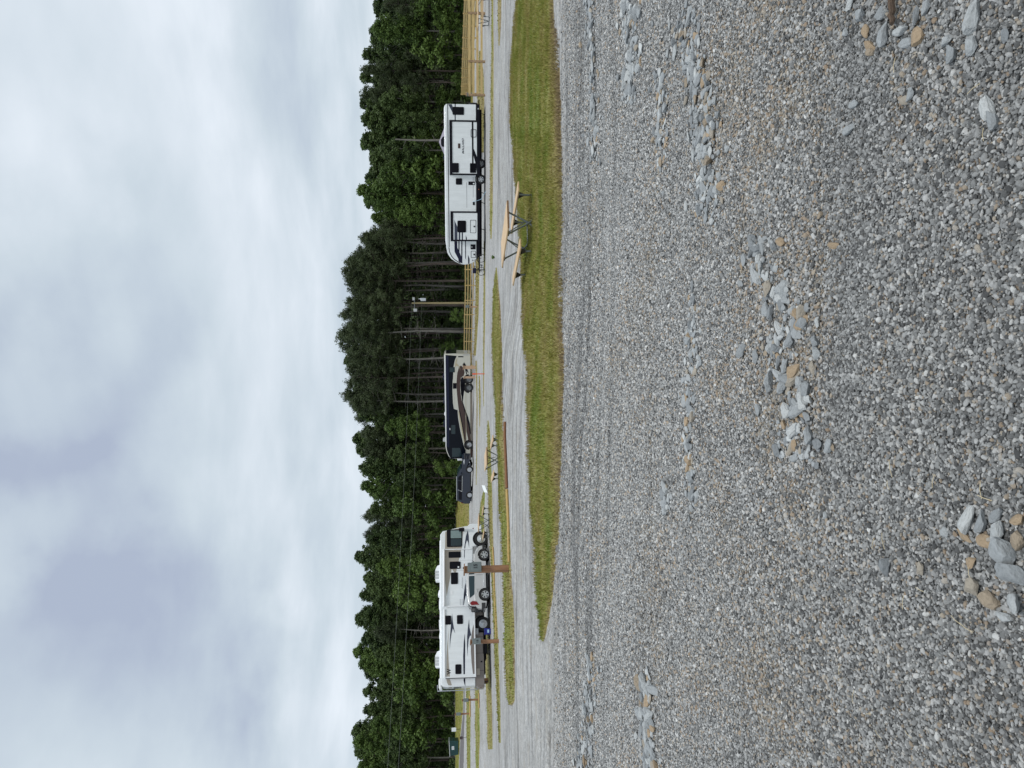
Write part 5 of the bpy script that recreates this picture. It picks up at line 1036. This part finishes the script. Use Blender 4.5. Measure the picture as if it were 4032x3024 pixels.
Y_ = 95.; x = (1512-2866)/3030*Y_; s = thing('sign_board', 'small white square sign on a stake right of the green dumpster', 'sign', (x, Y_, tz(x, Y_))); zt_ = P(1778,2866,Y_)[2]-tz(x,Y_); obj('panel', MB().box(-.24,.24,-.02,.02,zt_-.56,zt_), M['signwhite'], s); obj('stake', MB().tube([(0,.04,0),(0,.04,zt_-.1)], .03, 6), M['bracket'], s)
Y_ = 80.; x = (1512-2900)/3030*Y_; s = thing('sign_board', 'small dark brown square sign by the road under the dumpster', 'sign', (x, Y_, tz(x, Y_))); zt_ = P(1810,2900,Y_)[2]-tz(x,Y_); obj('panel', MB().box(-.15,.15,-.02,.02,zt_-.32,zt_), M['signbrown'], s); obj('stake', MB().tube([(0,.04,0),(0,.04,zt_-.1)], .02, 6), M['bracket'], s)
# canopy behind the trailer
Y_ = 64.; x = (1512-560)/3030*Y_; pk = P(1728,560,Y_)[2]; zg = tz(x, Y_); t = thing('canopy_tent', 'grey pop-up canopy peaking above the travel trailer roof', 'canopy', (x, Y_, zg)); e = pk-zg-.78
obj('canopy_cloth', MB().add([(-1.5,-1.5,e),(1.5,-1.5,e),(1.5,1.5,e),(-1.5,1.5,e),(0,0,pk-zg),(-1.5,-1.5,e-.25),(1.5,-1.5,e-.25),(1.5,1.5,e-.25),(-1.5,1.5,e-.25)], [(0,1,4),(1,2,4),(2,3,4),(3,0,4),(0,5,6,1),(1,6,7,2),(2,7,8,3),(3,8,5,0)]), M['cloth'], t)
for sx in (-1.45,1.45):
    for sy in (-1.45,1.45): obj('leg', MB().tube([(sx,sy,0),(sx,sy,e)], .025, 6), M['alloy'], t)
# blue container and gear behind the motorhome wheel
e3 = frW.e; n3 = frW.n; f_ = zoomfn(1700, 2380, 4.366); a = frW.sp(*f_(1025, 462), -.5); pb = frW.A+e3*a[0]-n3*.5
b = thing('storage_tub', 'blue plastic tub with pale label beside the rear wheel of the white motorhome', 'tub', (pb[0], pb[1], tz(pb[0], pb[1])), frW.rot); obj('tub', MB().prism([(-.17,0),(.17,0),(.20,.40),(-.20,.40)], -.15, .15), M['bluebin'], b, bevel=.02); obj('lid', MB().box(-.215,.215,-.17,.17,.402,.44), M['bluebin'], b, bevel=.01); obj('label_plate', MB().box(-.10,.10,-.168,-.158,.12,.24), M['hose'], b)
pb = frW.A+e3*(a[0]-.95)-n3*.05; g = thing('folding_wagon', 'black folded wagon under the side of the white motorhome', 'wagon', (pb[0], pb[1], tz(pb[0], pb[1])), frW.rot); obj('frame', MB().tube([(-.4,0,.15),(-.4,0,.5),(.4,0,.5),(.4,0,.15),(-.4,0,.15)], .02, 6).tube([(-.4,.4,.15),(-.4,.4,.5),(.4,.4,.5),(.4,.4,.15),(-.4,.4,.15)], .02, 6), M['blackmatte'], g); obj('tub', MB().box(-.36,.36,.03,.37,.2,.46), M['blackmatte'], g, bevel=.03)
for sx in (-.3, .3): obj('wheel', MB().lathe((sx, -.02, .1), [(0,0),(.08,0),(.1,.02),(.1,.04),(0,.05)], 14), M['tyre'], g)
# bicycle leaning at the trailer nose
def bicycle():
    f = zoomfn(1700, 700, 4.365); off = -.35; c1 = frT.sp(*f(845, 1590), off); c2 = frT.sp(*f(850, 1400), off); p = frT.A - frT.n*.35 + frT.e*((c1[0]+c2[0])/2)
    t = thing('bicycle', 'black bicycle with basket bags standing at the trailer nose', 'bicycle', (p[0], p[1], tz(p[0], p[1])), frT.rot); h = abs(c1[0]-c2[0])/2; h = max(h, .5); r = .33
    for s in (-1, 1):
        w = obj('wheel', MB().lathe((s*h, 0, r), [(r-.04,-.02),(r-.01,-.025),(r,0),(r-.01,.025),(r-.04,.02),(r-.045,0),(r-.04,-.02)], 28), M['tyre'], t)
        sp_ = MB()
        for k in range(10):
            a = k*math.pi/5; sp_.tube([(s*h, 0, r), (s*h+(r-.04)*math.cos(a), 0, r+(r-.04)*math.sin(a))], .004, 4)
        obj('spokes', sp_, M['dullalloy'], w)
    obj('bike_frame', MB().tube([(h,0,r),(h-.12,0,.78),(-.12,0,.72),(-.05,0,.30),(h-.14,0,.68)], .02, 6).tube([(-h,0,r),(-.05,0,.30)], .014, 6).tube([(-h,0,r),(-.14,0,.74)], .014, 6), M['black'], t)
    obj('handlebar', MB().tube([(h-.14,0,.78),(h-.16,0,.98)], .016, 6).tube([(h-.2,-.28,1.0),(h-.12,-.1,1.0),(h-.12,.1,1.0),(h-.2,.28,1.0)], .014, 6), M['black'], t)
    obj('saddle', MB().prism([(-.28,.88),(-.02,.87),(-.02,.84),(-.28,.83)], -.07, .07), M['black'], t, bevel=.02); obj('seat_post', MB().tube([(-.12,0,.7),(-.15,0,.86)], .014, 6), M['black'], t)
    obj('bag', MB().box(-h-.15,-h+.25,-.16,.16,.70,.98), M['navy'], t, bevel=.03); obj('crank', MB().lathe((-.05,-.03,.30), [(0,0),(.09,0),(.09,.01),(0,.01)], 14), M['dullalloy'], t)
bicycle()
def weed():
    g = G(1948, 1013); mb = MB()
    for i in range(60):
        a = random.random()*6.28; r = random.random()*.13; h = .06+random.random()*.16; x0, y0 = math.cos(a)*r*.3, math.sin(a)*r*.3; x1, y1 = math.cos(a)*r, math.sin(a)*r; w = .012
        mb.add([(x0,y0,0),(x1-w,y1,h*.8),(x1,y1,h),(x1+w,y1,h*.8)], [(0,1,2,3)])
    o = link('weed', mb.mesh('weed'), M['leafbright']); o.location = (g[0], g[1], tz(*g)); tag(o, 'small leafy weed at the tip of the middle grass strip', 'weed')
weed()

# ------------------------------------------------------------------ forest
def leaves(cent, rad, m, size, rg, aspect=.6, squash=.8):
    """leaf quads on clump shells. cent (n,3), rad (n,), m leaves each"""
    n = len(cent); N_ = n*m; c = np.repeat(cent, m, 0); r = np.repeat(rad, m)
    d = rg.standard_normal((N_, 3)); d /= np.linalg.norm(d, axis=1, keepdims=True); d[:,2] = d[:,2]*squash+.12
    p = c + d*(r*(.35+.7*rg.random(N_)**.6))[:,None] + rg.standard_normal((N_,3))*.10
    nrm = d + rg.standard_normal((N_, 3))*.55 + np.array([0,0,.35]); nrm /= np.linalg.norm(nrm, axis=1, keepdims=True)
    u = np.cross(nrm, rg.standard_normal((N_, 3))); u /= np.linalg.norm(u, axis=1, keepdims=True); v = np.cross(nrm, u); s = size*(.6+.8*rg.random(N_))[:,None]
    q = np.stack([p-u*s, p-v*s*aspect, p+u*s, p+v*s*aspect], 1).reshape(-1, 3)
    return q, np.arange(N_*4).reshape(-1, 4)
def limb_mesh(H, r0, limbs, lean=0., seed=0, n=7):
    rg = np.random.default_rng(seed); mb = MB(); k = 7; ph = rg.random()*6; path = [(lean*H*(i/k)**1.3+.04*H*.4*math.sin(i*1.1+ph)*(i/k), .02*H*math.sin(i+ph)*(i/k), H*i/k-.3*(i == 0)) for i in range(k+1)]
    mb.tube(path, [r0*(1-.78*i/k) for i in range(k+1)], n)
    for z, a, l, up, rr in limbs:
        q = z/H*k; i = min(int(q), k-1); f = q-i; p = np.array(path[i])*(1-f)+np.array(path[i+1])*f
        d = np.array([math.cos(a), math.sin(a), 0]); e = p+d*l*.5+np.array([0,0,up*.35]); g = p+d*l+np.array([0,0,up])
        mb.tube([tuple(p), tuple(e), tuple(g)], [rr, rr*.65, rr*.2], 4, caps=False)
    return mb, path
def make_tree(kind, seed):
    rg = np.random.default_rng(seed); H = 15.
    if kind == 'pine':
        limbs = []; cent = []; rad = []; zc = rg.uniform(.52, .62)*H
        for i in range(26): limbs.append((rg.uniform(.22, .56)*H, rg.random()*6.28, rg.uniform(.5, 1.9), rg.uniform(-.5, .4), .03))
        nb = 46
        for i in range(nb):
            z = zc+(H*.97-zc)*(i/nb)+rg.uniform(-.2,.2); w = 2.7*(1-((z-zc)/(H-zc))**1.15)*rg.choice([.4,.7,.95,1.35])+.12; a = rg.random()*6.28
            if z-zc < 1.2: w *= .75
            limbs.append((min(z, H*.96), a, w, .5*w*.6, .04)); 
            for q in np.linspace(.35, 1.05, 4):
                cent.append([math.cos(a)*w*q+rg.normal(0,.18), math.sin(a)*w*q+rg.normal(0,.18), z+.3*w*q+rg.normal(0,.15)]); rad.append(rg.uniform(.22,.42))
        cent.append([0,0,H]); rad.append(.35); q, f = leaves(np.array(cent), np.array(rad), 46, .16, rg, .22, .75); mb, path = limb_mesh(H, .17, limbs, rg.uniform(-.02,.02), seed)
        lm = M['needle']
    elif kind == 'broad':
        limbs = []; cent = []; rad = []; zc = rg.uniform(.36, .50)*H
        for i in range(10): limbs.append((rg.uniform(.25,.75)*H, rg.random()*6.28, rg.uniform(1.2,2.4), rg.uniform(.8,2.2), .07))
        for i in range(170):
            z = rg.uniform(0, 1)**.85; zz = zc+(H-zc)*z; w = 2.2*rg.uniform(.6,1.3)*math.sqrt(max(.03, 1-(z*1.02-.15)**2*1.3)); a = rg.random()*6.28; r = w*rg.uniform(.25, 1.0)
            cent.append([math.cos(a)*r, math.sin(a)*r, min(zz, H-.1-.45*r)]); rad.append(rg.uniform(.22, .75)*(1 if z < .75 else .65))
        q, f = leaves(np.array(cent), np.array(rad), 62, .15, rg, .6, .8); mb, path = limb_mesh(H, .19, limbs, rg.uniform(-.03,.03), seed); lm = M['leafdark']
    else:   # sapling / low bushy tree
        H = 6.; limbs = []; cent = []; rad = []
        for i in range(7): limbs.append((rg.uniform(.2,.8)*H, rg.random()*6.28, rg.uniform(.6,1.2), rg.uniform(.3,.9), .03))
        for i in range(48):
            z = rg.uniform(.02, 1); w = 1.7*math.sqrt(max(.04, 1-(z-.45)**2*2.6)); a = rg.random()*6.28; r = w*rg.uniform(.2,1)
            cent.append([math.cos(a)*r, math.sin(a)*r, .5+z*(H-.7)]); rad.append(rg.uniform(.3,.62))
        q, f = leaves(np.array(cent), np.array(rad), 70, .13, rg, .62, .8); mb, path = limb_mesh(H, .06, limbs, 0, seed, 5); lm = M['leafbright']
    crown = npmesh('crown', q, f, lm); me = mb.mesh('trunk'); me.materials.append(M['bark'] if seed % 2 else M['barkpale'])
    for p in me.polygons: p.use_smooth = True
    return crown, me, H
PINES = [make_tree('pine', s) for s in (1,2,3,4,5)]; BROADS = [make_tree('broad', s) for s in (11,12,13,14,15)]; SAPS = [make_tree('sap', s) for s in (21,22,23)]
_brc = {}
def bright(cr):
    if cr.name not in _brc:
        c = cr.copy(); c.materials.clear(); c.materials.append(M['leafbright']); _brc[cr.name] = c
    return _brc[cr.name]
SIL = [(-150,1440),(0,1440),(90,1450),(180,1436),(330,1418),(420,1426),(550,1427),(690,1431),(800,1413),(875,1444),(960,1405),(1010,1378),(1060,1335),(1130,1360),(1190,1340),(1280,1338),(1335,1336),(1420,1358),(1460,1348),(1550,1345),(1590,1395),(1730,1400),(1820,1412),(1900,1425),(2000,1436),(2100,1431),(2170,1405),(2280,1422),(2370,1413),(2460,1400),(2550,1403),(2650,1430),(2700,1442),(2790,1418),(2850,1396),(2920,1394),(3024,1391),(3200,1390)]
SY = [a for a, b in SIL]; SV = [b for a, b in SIL]
EDGE_T = [-.7,-.5,-.3,-.18,-.05,.05,.15,.35,.5,.7]; EDGE_Y = [120,117,115,110,108,106,104,96,88,84]
def region(y):
    return ('at the right edge behind the far fence' if y < 380 else 'behind the travel trailer' if y < 1040 else 'behind the fence between trailer and coach' if y < 1400 else 'behind the coach' if y < 1810 else 'behind the dark blue car' if y < 2050 else 'behind the white motorhome' if y < 2730 else 'at the left beyond the dumpster')
def plant(kind, x, y, H, where, bright_=False, wf=1.):
    lib = {'pine': PINES, 'broad': BROADS, 'sap': SAPS}[kind]; cr, tr, h0 = random.choice(lib)
    nm = {'pine': 'pine_tree', 'broad': 'broadleaf_tree', 'sap': 'young_tree'}[kind]
    des = {'pine': 'bare trunked dark pine', 'broad': ('fresh green' if bright_ else 'dark green')+' broadleaf tree', 'sap': 'low bright green bushy tree'}[kind]
    t = thing(nm, des+' in the wood '+where, 'tree', (x, y, tz(x, y)-.1), random.random()*6.28, ('pines' if kind == 'pine' else 'young trees' if kind == 'sap' else 'fresh broadleaf trees' if bright_ else 'broadleaf trees')+' '+where)
    s = H/h0; w = s*random.uniform(.88, 1.15)*wf; t.scale = (w, w, s)
    c = bpy.data.objects.new('crown', bright(cr) if (bright_ and kind == 'broad') else cr); COL.objects.link(c); c.parent = t
    k = bpy.data.objects.new('trunk', tr); COL.objects.link(k); k.parent = t
    return t
def forest():
    rs = random.Random(5); n = 0
    for row in range(4):
        y = -190.+row*17
        while y < 3200:
            T = (1512-y)/3030; Y = float(np.interp(T, EDGE_T, EDGE_Y))+row*4.2+rs.uniform(-1.3, 1.3); X = T*Y
            top = np.interp(y, SY, SV); pinez = 900 < y < 1600; below = (rs.choice([0, 12, 40]) if pinez and row == 0 else rs.choice([20, 70, 120, 160]) if row == 0 else rs.choice([0, 25, 60]) if row == 1 else rs.choice([-8, 2, 14, 30, 50]))
            zt_ = P(top+below, y, Y)[2]; H = zt_-tz(X, Y)+.1
            pz = .85 if 880 < y < 1600 else .55 if 1600 < y < 2100 else .22 if 250 < y < 620 else .18
            kind = 'pine' if rs.random() < pz or (pinez and row < 2) else 'broad'
            br = kind == 'broad' and ((640 < y < 880 and rs.random() < .8) or (1600 < y < 1760 and rs.random() < .5) or (2050 < y < 2560 and rs.random() < .3) or rs.random() < .12) and row < 3
            plant(kind, X, Y, H, region(y), br); n += 1
            y += (3.2 if kind == 'broad' else 3.0)*rs.uniform(.75, 1.2)/Y*3030
    # understorey along the wood edge
    y = -170.
    while y < 3180:
        T = (1512-y)/3030; Y = float(np.interp(T, EDGE_T, EDGE_Y))-1.6+rs.uniform(-.5, 3.5); X = T*Y
        if rs.random() < .85: plant('sap', X, Y, rs.choice([2.2, 3.2, 4.5]) if 900 < y < 1600 else rs.choice([2.5, 4.5, 7., 9.]), region(y), wf=1.1); n += 1
        y += rs.uniform(1.5, 4.6)/Y*3030
    print('TREES', n)
forest()
def dead_trunk():
    Y = 92.; X = (1512-556)/3030*Y; z = tz(X, Y)-.2; h = P(1556, 556, Y)[2]-z; t = thing('dead_tree', 'tall bare pale dead trunk rising above the canopy behind the travel trailer', 'dead tree', (X, Y, z))
    obj('trunk', MB().tube([(0,0,0),(.1,0,h*.4),(.03,0,h*.7),(.12,0,h)], [.17,.13,.11,.08], 8), M['barkpale'], t, smooth=True); b = MB()
    for k, a in ((.5,.3),(.62,2.5),(.75,.8),(.86,3.4)): b.tube([(.06,0,h*k),(.06+math.cos(a)*.8,math.sin(a)*.5,h*k+.35)], [.03,.01], 4)
    obj('branch', b, M['barkpale'], t)
dead_trunk()
def undergrowth():
    rg = np.random.default_rng(9); cent = []; rad = []
    for row in range(7):
        y = -220.
        while y < 3260:
            T = (1512-y)/3030; Y = np.interp(T, EDGE_T, EDGE_Y)+.5+row*3.2+rg.uniform(-1,1); X = T*Y
            for h in ((.4,) if row < 2 else (.6, 2.2) if row < 4 else (1., 3.2, 5.6, 8.)): cent.append([X+rg.normal(0,.4), Y, tz(X, Y)+h*rg.uniform(.7,1.3)]); rad.append(rg.uniform(.7,1.1) if row < 4 else 1.5)
            y += rg.uniform(.9, 1.6)*(1 if row < 4 else 1.5)/Y*3030
    cent2 = []
    for row in range(4):
        y = -420.
        while y < 3460:
            T = (1512-y)/3030; Y = np.interp(T, EDGE_T, EDGE_Y)+23+row*2.5; X = T*Y
            for h in (1.2, 3.6, 6., 8.2)+((10.4, 12.2) if 850 < y < 1650 else ()): cent2.append([X+rg.normal(0,.4), Y, tz(X, Y)+h])
            y += 1.9/Y*3030
    q2, f2 = leaves(np.array(cent2), np.full(len(cent2), 1.9), 50, .5, rg, .7); o = link('deep_wood', npmesh('deep_wood', q2, f2, M['leafdark']), None); o['kind'] = 'stuff'
    q, f = leaves(np.array(cent), np.array(rad), 46, .24, rg, .6); o = link('undergrowth', npmesh('undergrowth', q, f, M['leafdark']), None); o['kind'] = 'stuff'
undergrowth()
